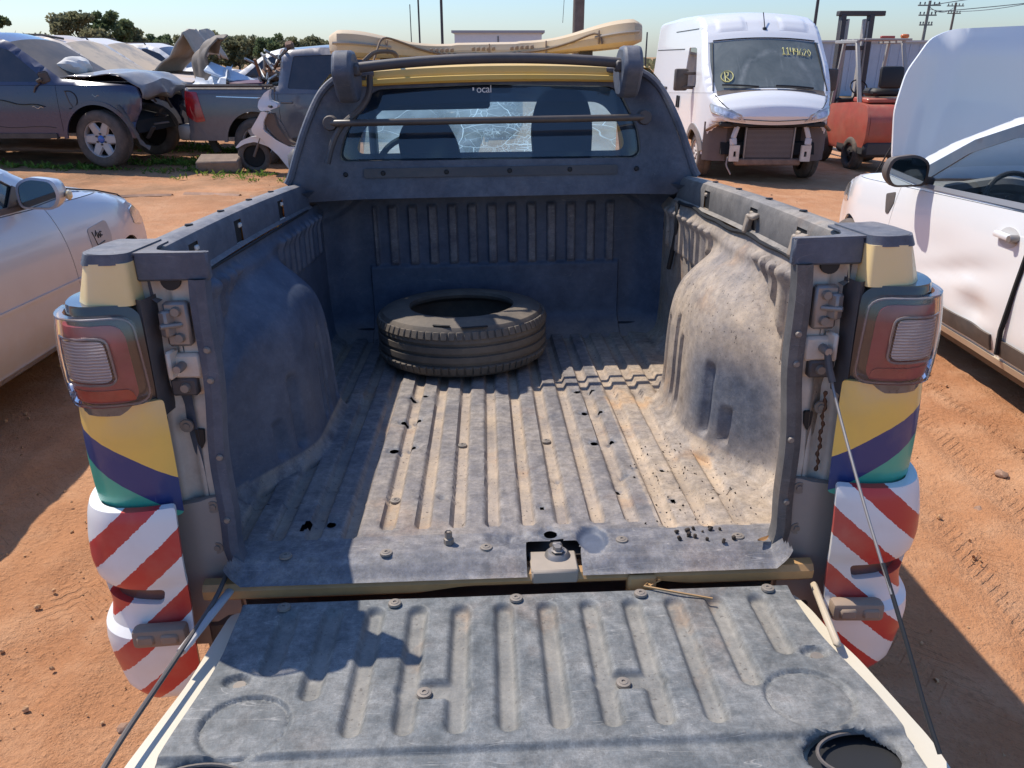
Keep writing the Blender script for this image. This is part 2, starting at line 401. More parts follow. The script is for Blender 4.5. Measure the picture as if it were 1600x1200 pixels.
def liner_mat(name, base, dust_k, dcol=(.50, .385, .275), attr=True):
    t = NT(name); c = t.coord()
    n1 = t.noise(2.6, 6, .62); n2 = t.noise(9, 6, .7); g2 = t.noise(330, 2, .8); scr = t.noise(95, 5, .75, t.coord((1, .3, 1)), .8); scr2 = t.noise(110, 5, .75, t.coord((.35, 1, 1)), .9); fin = t.noise(260, 3, .7)
    b = t.mix(t.range(n2, .3, .7), tuple(q * .8 for q in base), tuple(q * 1.25 for q in base))
    if attr:
        a = t.n('ShaderNodeAttribute', attribute_name='dust').outputs['Fac']
        a2 = t.n('ShaderNodeAttribute', attribute_name='wear').outputs['Fac']
    else: a = t.math('MULTIPLY_ADD', t.up(), .35, .12); a2 = a
    f = t.math('MULTIPLY', t.math('MULTIPLY', a, dust_k), t.range(n1, .25, .7, .35, 1.25), clamp=True)
    f = t.math('MULTIPLY', f, t.range(t.math('ADD', n2, t.math('MULTIPLY', g2, .5)), .50, .85, .45, 1.0))
    ln = 0.0
    for k_, (rz_, sc_) in enumerate(((0.25, 5), (-.5, 7), (1.2, 6), (1.75, 9), (-1.0, 11), (.7, 13))):
        m_ = t.n('ShaderNodeMapping'); t.t.links.new(c, m_.inputs[0]); m_.inputs['Rotation'].default_value = (.3 * k_, .2 * k_, rz_); m_.inputs['Scale'].default_value = (.10, 1.3, 1); m_.inputs['Location'].default_value = (k_ * 1.7, k_ * .9, 0)
        q_ = t.noise(sc_ * 2.2, 2, .5, m_.outputs[0], .08); q_ = t.range(t.math('ABSOLUTE', t.math('SUBTRACT', q_, .5)), .0, .0022, 1, 0)
        q_ = t.math('MULTIPLY', q_, t.range(t.noise(sc_, 2, .5), .5, .58)); ln = q_ if k_ == 0 else t.math('MAXIMUM', ln, q_)
    worn = t.math('MULTIPLY', t.range(t.math('ADD', t.math('MULTIPLY', t.math('MAXIMUM', scr, scr2), .45), t.math('MULTIPLY', n2, .55)), .46, .66, .12, 1.0), a2, clamp=True)      # pale abraded plastic
    c1 = t.mix(t.math('MULTIPLY', worn, .75), b, (.31, .305, .295)); c1 = t.mix(t.math('MULTIPLY', t.range(g2, .45, .7, 0, .6), a2), c1, (.05, .052, .056)); c1 = t.mix(t.math('MULTIPLY', ln, t.math('MULTIPLY_ADD', a2, .36, .10)), c1, (.46, .44, .41))
    dk = t.mix(t.range(n1, .4, .65), dcol, tuple(q * .72 for q in dcol)); dk = t.mix(t.range(t.noise(3.7, 5, .6), .56, .66, 0, .75), dk, (.50, .30, .15))
    c2 = t.mix(f, c1, dk)
    st = t.range(t.noise(5.5, 6, .6, None, .6), .64, .70, 0, .65); c2 = t.mix(t.math('MULTIPLY', st, a), c2, (.10, .075, .06)); sp = t.range(t.noise(120, 2, .5), .66, .70, 0, .7); c2 = t.mix(t.math('MULTIPLY', sp, a), c2, (.06, .045, .035))   # oily stains
    mid = t.noise(34, 6, .78); c2m = t.n('ShaderNodeMix', data_type='RGBA', blend_type='MULTIPLY'); t.put(c2m.inputs[0], t.math('MULTIPLY_ADD', a2, .75, .25, clamp=True)); t.put(c2m.inputs[6], c2); mm = t.range(mid, .36, .62, .66, 1.22); cb = t.n('ShaderNodeCombineColor'); [t.put(cb.inputs[i_], mm) for i_ in range(3)]; t.put(c2m.inputs[7], cb.outputs[0]); c2 = c2m.outputs[2]
    h = t.math('ADD', t.math('ADD', t.math('MULTIPLY', g2, .5), t.math('MULTIPLY', mid, .45)), t.math('SUBTRACT', t.math('MULTIPLY', scr, .5), t.math('MULTIPLY', ln, .6)))
    return t.done(t.princ(c2, t.math('MULTIPLY_ADD', f, .35, .52), 0, 0, .4, t.bump(h, .35, .0015)))
BLK = (.045, .072, .122)
M_LINER = liner_mat('bed_plastic', BLK, 1.0)
M_TRIM = liner_mat('black_trim', (.046, .070, .112), .75, attr=False)
M_DARKTRIM = mat('dark_trim', (.032, .036, .045), .5, dust=.12, up=.2, dcol=PALE, dscale=5, bump=.15, bscale=300)
M_CREAM = mat('dirty_cream_paint', (.60, .50, .36), .45, coat=.3, var=.15, dust=.35, up=.1, dcol=(.36, .25, .16), dscale=6)
M_CREAMDIRT = mat('grimy_cream_panel', (.74, .67, .57), .55, var=.15, vscale=7, dust=.50, dcol=(.32, .21, .13), dscale=9)
M_BROWNPL = mat('brown_dirty_plastic', (.26, .235, .215), .65, dust=.6, dcol=(.40, .31, .24), dscale=5, bump=.1)
M_BOLT = mat('bolt_steel', (.20, .18, .16), .55, .4, dust=.45, dcol=(.40, .31, .23), dscale=30)
M_BLACK = mat('near_black', (.012, .012, .013), .6)
M_STEEL = mat('worn_steel', (.30, .29, .28), .4, .8, dust=.4, dcol=(.25, .16, .1), dscale=12)
M_RUBBER = mat('rubber', (.03, .03, .031), .75, dust=.5, up=.2, dcol=(.24, .19, .14), dscale=6, bump=.3, bscale=60)
M_YELLOW = mat('yellow_paint', (.80, .50, .08), .35, coat=.5, var=.08, dust=.2, up=.35, dcol=(.60, .45, .28), dscale=5)

def smooth_prof(pts, n):
    P = chaikin([(a, b, 0) for a, b in pts], 3); L = [0]
    for a, b in zip(P[:-1], P[1:]): L.append(L[-1] + (b - a).length)
    t = np.linspace(0, L[-1], n); return np.interp(t, L, [p.x for p in P]), np.interp(t, L, [p.y for p in P])
GROOVES = [-.59, -.51, -.43, -.35] + [-.27 + .0785 * k for k in range(9)] + [.44, .52]
def floor_h(X, Y):
    h = np.zeros_like(X)
    for i, gxx in enumerate(GROOVES):
        y0 = .085 + (.0 if abs(gxx) > .3 else .03); y1 = 1.62
        d = np.hypot(X - gxx, np.maximum(0, np.maximum(y0 - Y, Y - y1)))
        h -= .015 * (1 - ss(d, .011, .020))
    return h
HOLES = [(-.29, .72, .012), (-.25, .735, .009), (-.30, .52, .013), (-.25, .54, .009), (-.283, .93, .011), (-.245, .94, .008), (.25, .53, .011), (.30, .54, .008), (.25, .75, .010), (.30, .76, .008), (.25, .94, .010), (.30, .95, .008),
         (.09, .062, .015), (-.035, .118, .007), (-.155, .24, .004), (.13, .33, .004), (.30, .33, .006), (.27, .27, .007), (.33, .37, .005), (.39, .19, .006), (.44, .25, .005), (.40, .35, .005), (.55, .42, .008), (.08, .18, .005), (-.4, .135, .011)]
SHALLOW = [(.178, .035, .035, .05)]
def arch_params(y):
    d = .145 * ss(y, .20, .56) * (1 - ss(y, .86, .975)); q = np.clip(np.abs((y - .68) / .46), 0, 1)
    a = .03 + .455 * (1 - q ** 2.4) ** .55; return d, a
def bed_liner():
    ys = np.concatenate([np.linspace(-.062, .02, 14)[:-1], np.arange(.02, 1.70, .0075)]); W = .66
    n1, n2, n3, nf = 40, 46, 8, 250
    rows = []; dust = []; wear = []
    for y in ys:
        d, a = arch_params(np.array(y)); d = float(d); a = float(a)
        if d > .004:
            zt = min(a, .5); e_ = d / .145; pts = [(-W, .545), (-W, zt + .035), (-W + .010 + d * .08, zt), (-W + d * .45, max(zt - .035 * e_, .05)), (-W + d * .84, max(zt - .095 * e_, .055)), (-W + d, max(zt - .21, .06)), (-W + d + .006, .03), (-W + d + .035, 0.0)]
        else: pts = [(-W, .545), (-W, .3), (-W + .002, .10), (-W + .012, .03), (-W + .055, 0.0)]
        if y < .06:   # the sheet is drawn in behind the pillars
            k = float(1 - ss(y, -.02, .06)) * .070; pts = [(px + k * (1 if pz > .02 else .8), pz) for px, pz in pts]
        px, pz = smooth_prof(pts, n1 + n2)
        # ribs pressed into the side walls
        rib = 0
        if .92 < y < 1.55: rib = .013 * float(ss(abs(((y - .95) / .07) % 1 - .5), .20, .30))
        m = ss(pz, max(.36, a + .02) if y < 1.1 else .36, (max(.36, a + .02) if y < 1.1 else .36) + .015) * (1 - ss(pz, .505, .52)) if .92 < y < 1.55 else 0
        px = px + rib * m
        if .27 < y < .53:
            rib = .014 * float(ss(abs(((y - .275) / .058) % 1 - .5), .20, .30)); lo = a + .03
            m = ss(pz, lo, lo + .02) * (1 - ss(pz, .515, .525)) * ss(.535 - y, 0, .02) * ss(y, .27, .285); px = px + rib * m
        # slots in the inner face of the arch
        s = 0
        for yc, zt in ((.90, .29), (.845, .25), (.735, .28), (.675, .235), (.47, .22), (.405, .12)):
            s = s + (1 - ss(abs(y - yc), .009, .018)) * (1 - ss(pz, zt, zt + .03)) * ss(pz, .035, .055)
        on = (px > -W + d * .8) if d > .05 else np.zeros_like(px)
        px = px - .018 * s * on
        # bulge line below the rail
        px = px + .012 * np.exp(-((pz - .505) / .018) ** 2)
        fx = np.linspace(px[-1], -px[-1], nf)[1:-1]; fz = floor_h(fx, np.full_like(fx, y)) + pz[-1]
        X = np.concatenate([px, fx, -px[::-1]]); Z = np.concatenate([pz, fz, pz[::-1]])
        lip = max(0.0, -y - .005); Z = Z - .9 * np.minimum(lip, .05) ** 1.15 * (np.abs(X) < .60) - .003 * math.exp(-((y + .012) / .006) ** 2)
        rows.append(np.stack([X, np.full_like(X, y), Z], -1))
        g = -floor_h(X, np.full_like(X, y)) / .015
        flo = np.abs(Z) < .03
        du = np.where(flo, .50 + .62 * g, .07)  # groove dust is real; left wall thinned so its shade comes out darker
        side = (X > .4)
        du = np.where(flo & (X > .33), du + .50, du); du = np.where(flo & (X < -.33), du * .75, du)
        du = np.where(side & ~flo, .85 + .45 * np.exp(-((Z - .36) / .10) ** 2) * (y < 1.0), du)
        if .2 < y < 1.0: du = np.where(side & ~flo, du * (1 - .85 * float(1 - ss(abs(y - .42), .06, .22)) * (1 - ss(np.abs(Z - .16), .04, .16))), du)
        du = np.where(flo & (y < .07), .30, du)
        dust.append(du); wear.append(np.where(flo, .95 - .75 * g, np.where(side, .55, .16)))
    P = np.array(rows); D = np.array(dust); Wr = np.array(wear)
    X, Y = P[..., 0], P[..., 1]; fl = P[..., 2] < .012
    kill = (Y < .004) & (P[..., 2] > .02)
    for hx, hy, hr in HOLES:
        dd = np.hypot(X - hx, Y - hy); kill |= fl & (dd < hr * .55); P[..., 2] -= np.where(fl, .006 * np.exp(-((dd - hr) / .012) ** 2) * (dd < hr * 3), 0)
        D[fl & (dd < hr * 1.8)] *= .5
    for hx, hy, ra, rb in SHALLOW:
        dd = np.hypot((X - hx) / ra, (Y - hy) / rb); P[..., 2] -= np.where(fl, .012 * (1 - ss(dd, .7, 1.05)), 0); D[fl & (dd < 1)] = .15; Wr[fl & (dd < 1)] = 0
    for hx, hy, ra, rb in ((-.02, .045, .035, .032), (.02, .05, .03, .03)):
        dd = np.hypot((X - hx) / ra, (Y - hy) / rb); P[..., 2] -= np.where(fl, .008 * (1 - ss(dd, .6, 1.05)), 0)
    kill |= fl & (np.abs(X - .09) < .055) & (Y < .022)
    kill |= fl & (np.hypot(X - .10, Y - .02) < .014)
    for hx, hy, hr in HOLES:
        dd = np.hypot(X - hx, Y - hy); m = fl & (dd > hr * .55) & (dd < hr * 1.25); k_ = np.where(m, hr * 1.0 / np.maximum(dd, 1e-6), 1); P[..., 0] = np.where(m, hx + (X - hx) * k_, P[..., 0]); P[..., 1] = np.where(m, hy + (Y - hy) * k_, P[..., 1])
    # torn patches at the left rear corner
    for hx, hy, ra, rb, ang in ((-.455, .125, .006, .022, -.3),):
        u = (X - hx) * math.cos(ang) + (Y - hy) * math.sin(ang); v = -(X - hx) * math.sin(ang) + (Y - hy) * math.cos(ang); kill |= fl & (np.hypot(u / ra, v / rb) < 1)
    P[..., 2] += np.where(fl, .0012 * fbm(X * 9, Y * 9, 3, 2), 0)
    o = grid_obj('bed_liner', P, M_LINER, truck, TL, kill, {'dust': D, 'wear': Wr}, flip=True, angle=50)
    return o
liner = bed_liner()
# steel floor pan below the liner: seen through the holes
MB().box((0, .885, -.034), (1.33, 1.74, .012)).build('floor_pan', mat('floor_pan', (.05, .042, .036), .8, dust=.4, dcol=(.14, .09, .06)), truck, TL)
# front wall of the bed with its pressed ribs
def front_wall():
    xs = np.linspace(-.70, .70, 300); zs = np.concatenate([np.linspace(-.02, .56, 110), np.linspace(.565, .605, 10)])
    Xg, Zg = np.meshgrid(xs, zs, indexing='ij'); Y = np.full_like(Xg, 1.70)
    Y -= .16 * ss(Zg, .535, .66) ** 1.2; Y -= .10 * (1 - ss(Zg, -.02, .10)) ** 2
    Y -= .30 * ss(np.abs(Xg), .50, .69) ** 2.0 * (.35 + .65 * ss(Zg, .50, .62))
    k = ((Xg + .4785) / .0785) % 1; bar = ss(np.abs(k - .5), .24, .34)
    m = ss(Zg, .275, .29) * (1 - ss(Zg, .505, .52)) * (np.abs(Xg) < .4785); Y -= .014 * bar * m
    Y -= .012 * (1 - ss(Zg, .27, .285)) * (np.abs(Xg) < .5)
    arc = .575 - .10 * ss(np.abs(Xg), .45, .66); Y -= .010 * np.exp(-((Zg - arc) / .009) ** 2); Y -= .012 * ss(Zg, arc, arc + .01)
    D = .05 + .5 * (1 - ss(Zg, 0, .08)) + .18 * bar * m; Wr = .12 + .55 * bar * m  # dust kept low on this wall too, to deepen its shade
    return grid_obj('front_wall', np.stack([Xg, Y, Zg], -1), M_LINER, truck, TL, None, {'dust': D, 'wear': Wr}, angle=50)
front_wall()

# rails, pillars, rear corners ------------------------------------------------
def mirror_x(mb):
    o = MB(); o.v = [(-x, y, z) for x, y, z in mb.v]; o.f = [f[::-1] for f in mb.f]; return o
def both(name, mb, mat_, parent=truck, loc=TL, angle=38, left=None):
    r = mb.build(name, mat_, parent, loc, angle); l = mirror_x(mb).build(name, left or mat_, parent, loc, angle); return l, r
M_DUSTYRAIL = liner_mat('dusty_rail', (.05, .055, .065), 1.5, (.50, .42, .33), attr=False)
POCK = (.27, .61, 1.06)
def rail():
    mb = MB(); prof = [(.652, .548), (.662, .556), (.664, .612), (.672, .628), (.690, .634), (.728, .628), (.744, .612), (.748, .585)]
    ys = sorted(set(list(np.linspace(.0, 1.44, 48)) + [p + s for p in POCK for s in (-.03, .03)]))
    rows = []
    for y in ys:
        b = .018 * math.sin(max(0, y) / 1.34 * 2.2); rows.append([(x + b - .012, y, z + .004 * math.sin(y * 2.6)) for x, z in prof])
    n = len(prof)
    for i in range(len(ys) - 1):
        for j in range(n - 1):
            if j == 1 and any(p - .031 < ys[i] and ys[i + 1] < p + .031 for p in POCK): continue      # stake pocket
            mb.add([rows[i][j], rows[i][j + 1], rows[i + 1][j + 1], rows[i + 1][j]], [(0, 1, 2, 3)])
    bm = bmesh.new(); me = bpy.data.meshes.new('t'); me.from_pydata(mb.v, [], mb.f); bm.from_mesh(me); bmesh.ops.remove_doubles(bm, verts=bm.verts, dist=1e-4)
    bm.verts.index_update(); o = MB(); o.v = [tuple(v.co) for v in bm.verts]; o.f = [[v.index for v in f.verts] for f in bm.faces]; bm.free(); return o
rl, rr = both('rail_cap', rail(), M_TRIM, left=M_TRIM)
rr.data.materials[0] = M_DUSTYRAIL
for sgn, par in ((-1, rl), (1, rr)):
    for i, p in enumerate(POCK):
        b = .018 * math.sin(p / 1.34 * 2.2) - .012
        mb = MB().box((sgn * (.685 + b), p, .583), (.036, .064, .06)); mb.build('stake_pocket', M_BLACK, par)
        mb = MB().box((sgn * (.668 + b), p + .022, .600), (.012, .02, .012), bev=.003); mb.beam((sgn * (.664 + b), p - .03, .556), (sgn * (.664 + b), p + .03, .556), .006, .006)
        if sgn > 0 and i != 2:
            mb.box((sgn * (.655 + b), p + .012, .575), (.02, .018, .05), (0, .2, .3), .004).box((sgn * (.652 + b), p - .035, .60), (.022, .03, .012), (0, -.3, .2), .003)
        mb.build('clip', mat('clip_%d' % i, (.62, .60, .55) if sgn < 0 else (.36, .29, .22), .6, var=.3, vscale=40), par)
    for y in (.15, .38, .62, .88, 1.12):
        b = .018 * math.sin(y / 1.34 * 2.2); MB().lathe([(0, .0), (.009, .0), (.010, -.004)], (sgn * (.705 + b - .012), y, .6365 + .004 * math.sin(y * 2.6)), n=10).build('screw_recess', M_BLACK, par)
# loose black cord along the right hand seam
pts = [(.655, y, .545 - .004 * math.sin(y * 9) + .003 * math.sin(y * 23)) for y in np.linspace(.12, 1.36, 30)]
MB().tube(pts, .006, 6).build('seam_cord', M_BLACK, truck, TL)
MB().tube([(.655, 1.37, .54), (.648, 1.35, .50), (.652, 1.36, .44), (.645, 1.38, .36), (.64, 1.40, .30)], .009, 7).build('seam_cord', M_BLACK, truck, TL)
MB().tube([(-.655, y, .545) for y in np.linspace(.12, 1.36, 20)], .004, 6).build('seam_cord', M_BLACK, truck, TL)

def P3(a, b, d): return V((a, b, d))
# corner caps: flat shelf on top of each pillar, black outer nose over the yellow block
mb = MB(); plan = [(.535, -.004), (.668, -.004), (.680, -.022), (.690, -.034), (.735, -.030), (.752, .0), (.757, .08), (.752, .14), (.655, .14), (.652, .07), (.64, .035), (.60, .018), (.535, .014)]
def capfn(a, b, d): return V((a, b, .640 + d + .006 * ss(a, .62, .74)))
top = roundpoly(plan, .008, 2); mb.prism(top, capfn, 0.0, -.004)
shr = [(a + (.004 if a < .6 else (-.002 if a < .70 else .010)), b - .004) for a, b in top]
mb.prism(roundpoly([(.668, -.022), (.690, -.036), (.738, -.032), (.757, .0), (.762, .08), (.757, .14), (.668, .14)], .01, 3), lambda a, b, d: V((a + (0 if d == 0 else .006 * (a > .70)), b - (0 if d == 0 else .003 * (b < 0)), .645 + d)), 0, -.019)
mb.box((.602, .0045, .615), (.133, .018, .052), bev=.004)
both('corner_cap', mb, M_TRIM)
mb = MB(); q = roundpoly([(.666, -.040), (.745, -.046), (.778, -.012), (.790, .10), (.785, .2), (.668, .2)], .014, 3)
q2 = roundpoly([(.668, -.034), (.735, -.038), (.757, -.006), (.765, .10), (.762, .2), (.668, .2)], .012, 3)
mb.add([(a, b, .553) for a, b in q] + [(a, b, .6285) for a, b in q2], [tuple(range(len(q)))[::-1], tuple(range(len(q), 2 * len(q)))] + [(i, (i + 1) % len(q), (i + 1) % len(q) + len(q), i + len(q)) for i in range(len(q))])
both('corner_block', mb, mat('yellow_corner', (.90, .65, .26), .4, coat=.4, var=.08, dust=.35, up=.4, dcol=(.62, .52, .40), dscale=6))
# black edge strip down the inner edge of each pillar
rows = []
for z in np.linspace(.592, -.035, 34):
    k = (.6 - z) / .6; lx = .538 + .024 * k - .0035 * math.sin(z * 20); bend = .028 * max(0, (.05 - z) / .085) ** 2
    rows.append([(lx + .004 - bend, .026, z), (lx + .001 - bend, .008, z), (lx + .002 - bend, -.012, z), (lx + .018 - bend, -.016, z), (lx + .034 - bend, -.008, z), (lx + .038 - bend, .02, z)])
sl, sr = both('pillar_strip', MB().sheet(rows, True), M_TRIM); sr.data.materials[0] = M_DUSTYRAIL
for sgn in (-1, 1):
    for z in (.46, .40, .24, .10):
        MB().lathe([(0, -.004), (.005, -.004), (.007, 0)], (sgn * (.552 + .024 * (.6 - z) / .6), -.0165, z), 'y', 10).build('rivet', M_BOLT, truck, TL)
# bare body column between strip and lamp
def colsurf(x, z): return .012 + .012 * ss(x, .615, .628) - .016 * ss(x, .64, .655) + .010 * math.exp(-((z - .36) / .012) ** 2) + .004 * math.sin(z * 26)
mb = MB(); mb.sheet([[(x, float(colsurf(x, z)), z) for z in np.linspace(-.2, .605, 70)] for x in np.linspace(.57, .725, 30)])
both('body_column', mb, M_CREAMDIRT)
mb = MB(); pl = roundpoly([(.575, -.20), (.70, -.20), (.735, -.10), (.735, .03), (.712, .115), (.668, .135), (.575, .15)], .01, 3)
mb.panel(pl, lambda a, b, d: V((a, -.004 + d - .010 * float(ss(a, .60, .625)) + .012 * float(ss(a, .70, .735)), b)), .02, flange=.02)
pc = both('pillar_cover', mb, M_BROWNPL)
for sgn in (-1, 1):
    for x, z in ((.60, .125), (.605, .03), (.685, .10), (.628, .30)):
        MB().lathe([(0, -.005), (.006, -.005), (.0065, -.002), (.013, -.003), (.014, 0)], (sgn * x, -.0035 if z < .2 else .006, z), 'y', 14).build('bolt', M_BOLT, truck, TL)
    # striker plate, strap bracket, holes
    MB().box((sgn * .608, .002, .508), (.046, .02, .085), bev=.005).box((sgn * .622, -.008, .512), (.02, .03, .05), (0, 0, sgn * .5), .004).build('striker_plate', M_STEEL, truck, TL)
    for z in (.533, .483): MB().lathe([(0, -.008), (.008, -.008), (.010, 0)], (sgn * .606, -.008, z), 'y', 10).build('bolt', M_BOLT, truck, TL)
    MB().tube([(sgn * .60, -.006, .508), (sgn * .63, -.03, .510)], .005, 8).build('striker_pin', M_STEEL, truck, TL)
    MB().box((sgn * .605, .004, .425), (.055, .018, .05), bev=.006).box((sgn * .628, -.006, .432), (.010, .035, .055), (0, 0, sgn * .2), .004).build('strap_bracket', M_CREAMDIRT, truck, TL)
    MB().lathe([(0, -.03), (.007, -.03), (.009, -.02), (.009, 0)], (sgn * .612, -.004, .428), 'y', 10).build('strap_stud', M_STEEL, truck, TL)
    MB().box((sgn * .615, .003, .384), (.05, .02, .035), bev=.004).build('lower_clip', M_DARKTRIM, truck, TL)
    MB().lathe([(0, -.008), (.008, -.008), (.010, 0)], (sgn * .612, -.007, .384), 'y', 10).build('bolt', M_BOLT, truck, TL)
    MB().prism([(.612 * sgn + .018 * math.cos(a), .588 + .018 * math.sin(a)) for a in np.linspace(math.pi, 2 * math.pi, 10)][::int(sgn)], lambda a, b, d: V((a, d, b)), .004, .012).build('drain_hole', M_BLACK, truck, TL)
    MB().prism(roundpoly([(sgn * .598, .29), (sgn * .616, .29), (sgn * .614, .262), (sgn * .607, .248), (sgn * .600, .262)], .003, 2), lambda a, b, d: V((a, d, b)), .008, .016).build('slot', M_BLACK, truck, TL)
    MB().prism([(sgn * .672 + .008 * math.cos(a), .315 + .012 * math.sin(a)) for a in np.linspace(0, 6.283, 12)[:-1]], lambda a, b, d: V((a, d, b)), .005, .014).build('slot', M_DARKTRIM, truck, TL)
MB().tube([(.634 + .002 * math.sin(z * 150), .002, z) for z in np.linspace(.335, .16, 40)], [.003 + .0016 * math.sin(i * 1.7) for i in range(40)], 6).build('weld_seam', mat('rust', (.13, .06, .03), .9, var=.5, vscale=60), truck, TL)

# lamps ------------------------------------------------------------------------
LPX = curve([(.664, -.024, 0), (.70, -.044, 0), (.75, -.054, 0), (.785, -.034, 0), (.803, .015, 0), (.808, .08, 0), (.806, .20, 0)], 60)
LPL = [0.0]
for a_, b_ in zip(LPX[:-1], LPX[1:]): LPL.append(LPL[-1] + (b_ - a_).length)
def lampfn(u, z, d):
    "u along the plan curve from the inner edge, z height, d inward"
    i = np.interp(u, LPL, range(60)); k = int(min(max(i, 0), 58)); p = LPX[k].lerp(LPX[k + 1], i - k); t = (LPX[k + 1] - LPX[k]).normalized(); n = V((t.y, -t.x, 0))
    z = .338 + (z - .306) * .855; bul = .012 * (1 - ((z - .448) / .115) ** 2); q = p + n * (bul - d); return V((q.x + .012 * (z - .43), q.y, z))
def flat_off(off): return lambda u, z, d: lampfn(u, z, d - off)
def pn(name, poly, off, m, parent, fl=.012, res=.018, holes=()):
    mb = MB().panel(poly, flat_off(off), res, holes, fl); return mb
t = NT('lamp_clear_ribbed'); wv = t.n('ShaderNodeTexWave', wave_type='BANDS', bands_direction='Z'); wv.inputs['Scale'].default_value = 55; wv.inputs['Distortion'].default_value = 1.5; t.t.links.new(t.coord(), wv.inputs[0])
M_REV = t.done(t.princ(t.mix(wv.outputs[0], (.42, .43, .46), (.72, .72, .73)), .22, .35, .5, .5, t.bump(wv.outputs[0], .5, .004)))
M_RED = mat('red_lamp_plastic', (.36, .022, .05), .22, coat=.6, var=.35, vscale=9, dust=.25, dcol=(.50, .33, .37), dscale=7)
M_RED2 = mat('bright_red_lamp', (.50, .03, .03), .2, coat=.6, var=.4, vscale=14)
M_RIM_GLINT = mat('rim_and_glint', (.30, .27, .29), .2, coat=.6, var=.3, vscale=20)
M_LAMPBLK = mat('lamp_black', (.014, .016, .024), .18, coat=.7, dust=.12, dcol=PALE)
M_SMOKE = mat('smoked_lamp_band', (.10, .11, .12), .2, coat=.6, var=.5, vscale=60, dust=.2, dcol=PALE)
M_LENS = glass('lamp_lens', (.95, .93, .94), 1.2, .05, film=.05, fcol=(.62, .58, .57), fscale=9, opac=.0)
lampU = LPL[-1]
hous = roundpoly([(-.004, .318), (.02, .306), (.22, .312), (lampU, .34), (lampU, .56), (.20, .566), (.02, .560), (.0, .54)], .02, 4)
red_o = roundpoly([(.026, .350), (.185, .356), (.193, .520), (.032, .524)], .03, 5); red_i = roundpoly([(.056, .398), (.150, .402), (.157, .494), (.060, .498)], .02, 5)
for sgn in (-1, 1):
    par = MB().panel(hous, flat_off(0), .02, (), .05)
    par = par if sgn > 0 else mirror_x(par)
    lamp = par.build('tail_lamp', M_LAMPBLK, truck, TL)
    def add(name, mb, m): (mb if sgn > 0 else mirror_x(mb)).build(name, m, lamp)
    add('red_reflector', pn('', red_o, .006, None, None, .02, .015, (red_i,)), M_RED)
    add('brake_light', pn('', roundpoly([(.030, .355), (.184, .360), (.186, .386), (.038, .382)], .008, 3), .009, None, None, .006, .015), M_RED2 if sgn < 0 else M_RED)
    add('reversing_light', pn('', roundpoly([(.060, .402), (.146, .406), (.153, .490), (.064, .494)], .016, 4), .010, None, None, .02, .012), M_REV)
    M_RIM_ = M_RIM_GLINT; P_ = refine(roundpoly([(.010, .350), (.205, .354), (.225, .37), (.225, .526), (.21, .541), (.018, .539)], .03, 5), .02); add('lens_edge_glint', MB().tube([lampfn(u, z, -.017) for u, z in P_], .0020, 6, closed=True), M_RIM_GLINT)  # pale tube round the lens stands in for its white edge highlight
    P_ = refine(roundpoly([(.054, .396), (.152, .400), (.159, .496), (.058, .500)], .02, 5), .02); add('reversing_rim', MB().tube([lampfn(u, z, -.012) for u, z in P_], .0024, 6, closed=True), M_RIM_GLINT)
    add('turn_signal', pn('', roundpoly([(.014, .320), (.20, .326), (.205, .346), (.012, .344)], .008, 3), .007, None, None, .02, .015), M_SMOKE)
    add('lens', pn('', roundpoly([(.006, .346), (.205, .35), (.235, .37), (.235, .530), (.215, .545), (.014, .543)], .03, 5), .019, None, None, .014, .015), M_LENS)
    mb = MB(); fr = [(.648, .30), (.652, .56)]
    mb.sheet([[((.648, .651, .656, .668)[i], (.02, -.026, -.034, -.026)[i], z) for z in np.linspace(.335, .562, 12)] for i in range(4)])
    add('lamp_bezel', mb, M_DARKTRIM)

# outer rear panels with the three coloured stripes -----------------------------
t = NT('striped_panel_paint'); X, Y, Z = t.xyz(); ax = t.math('ABSOLUTE', X)
wob = t.math('MULTIPLY', t.noise(90, 2), .0012)
curve_ = t.math('MULTIPLY', t.math('POWER', t.math('SUBTRACT', t.math('MINIMUM', ax, .83), .66), 2.0), -.9)
s1 = t.math('SUBTRACT', Z, t.math('ADD', t.math('MULTIPLY_ADD', t.math('SUBTRACT', ax, .66), .78, .225), curve_)); s2 = t.math('SUBTRACT', Z, t.math('MULTIPLY_ADD', t.math('SUBTRACT', ax, .66), .78, .146))
s1 = t.math('ADD', s1, wob)
c = t.mix(t.math('GREATER_THAN', s2, 0), (.06, .40, .27), (.018, .04, .16)); c = t.mix(t.math('GREATER_THAN', s1, 0), c, (.86, .54, .11))
c = t.mix(t.math('MULTIPLY', t.range(Z, .30, .37), t.math('MULTIPLY', t.range(t.noise(12, 5), .35, .65), .45)), c, (.80, .64, .42))
scr = t.range(t.noise(22, 4, .8, t.coord((1, 1, .3)), 2.5), .68, .71, 0, .55); c = t.mix(t.math('MULTIPLY', scr, t.range(Z, .22, .14)), c, (.55, .52, .46))
c = t.mix(t.math('MULTIPLY', t.range(t.noise(6, 6), .5, .75), .25), c, (.40, .28, .18))
M_STRIPE = t.done(t.princ(c, .38, 0, .35))
SPX = curve([(.646, -.034, 0), (.664, -.046, 0), (.70, -.056, 0), (.762, -.058, 0), (.808, -.024, 0), (.828, .05, 0), (.834, .2, 0), (.834, .60, 0)], 50)
SPL = [0.0]
for a_, b_ in zip(SPX[:-1], SPX[1:]): SPL.append(SPL[-1] + (b_ - a_).length)
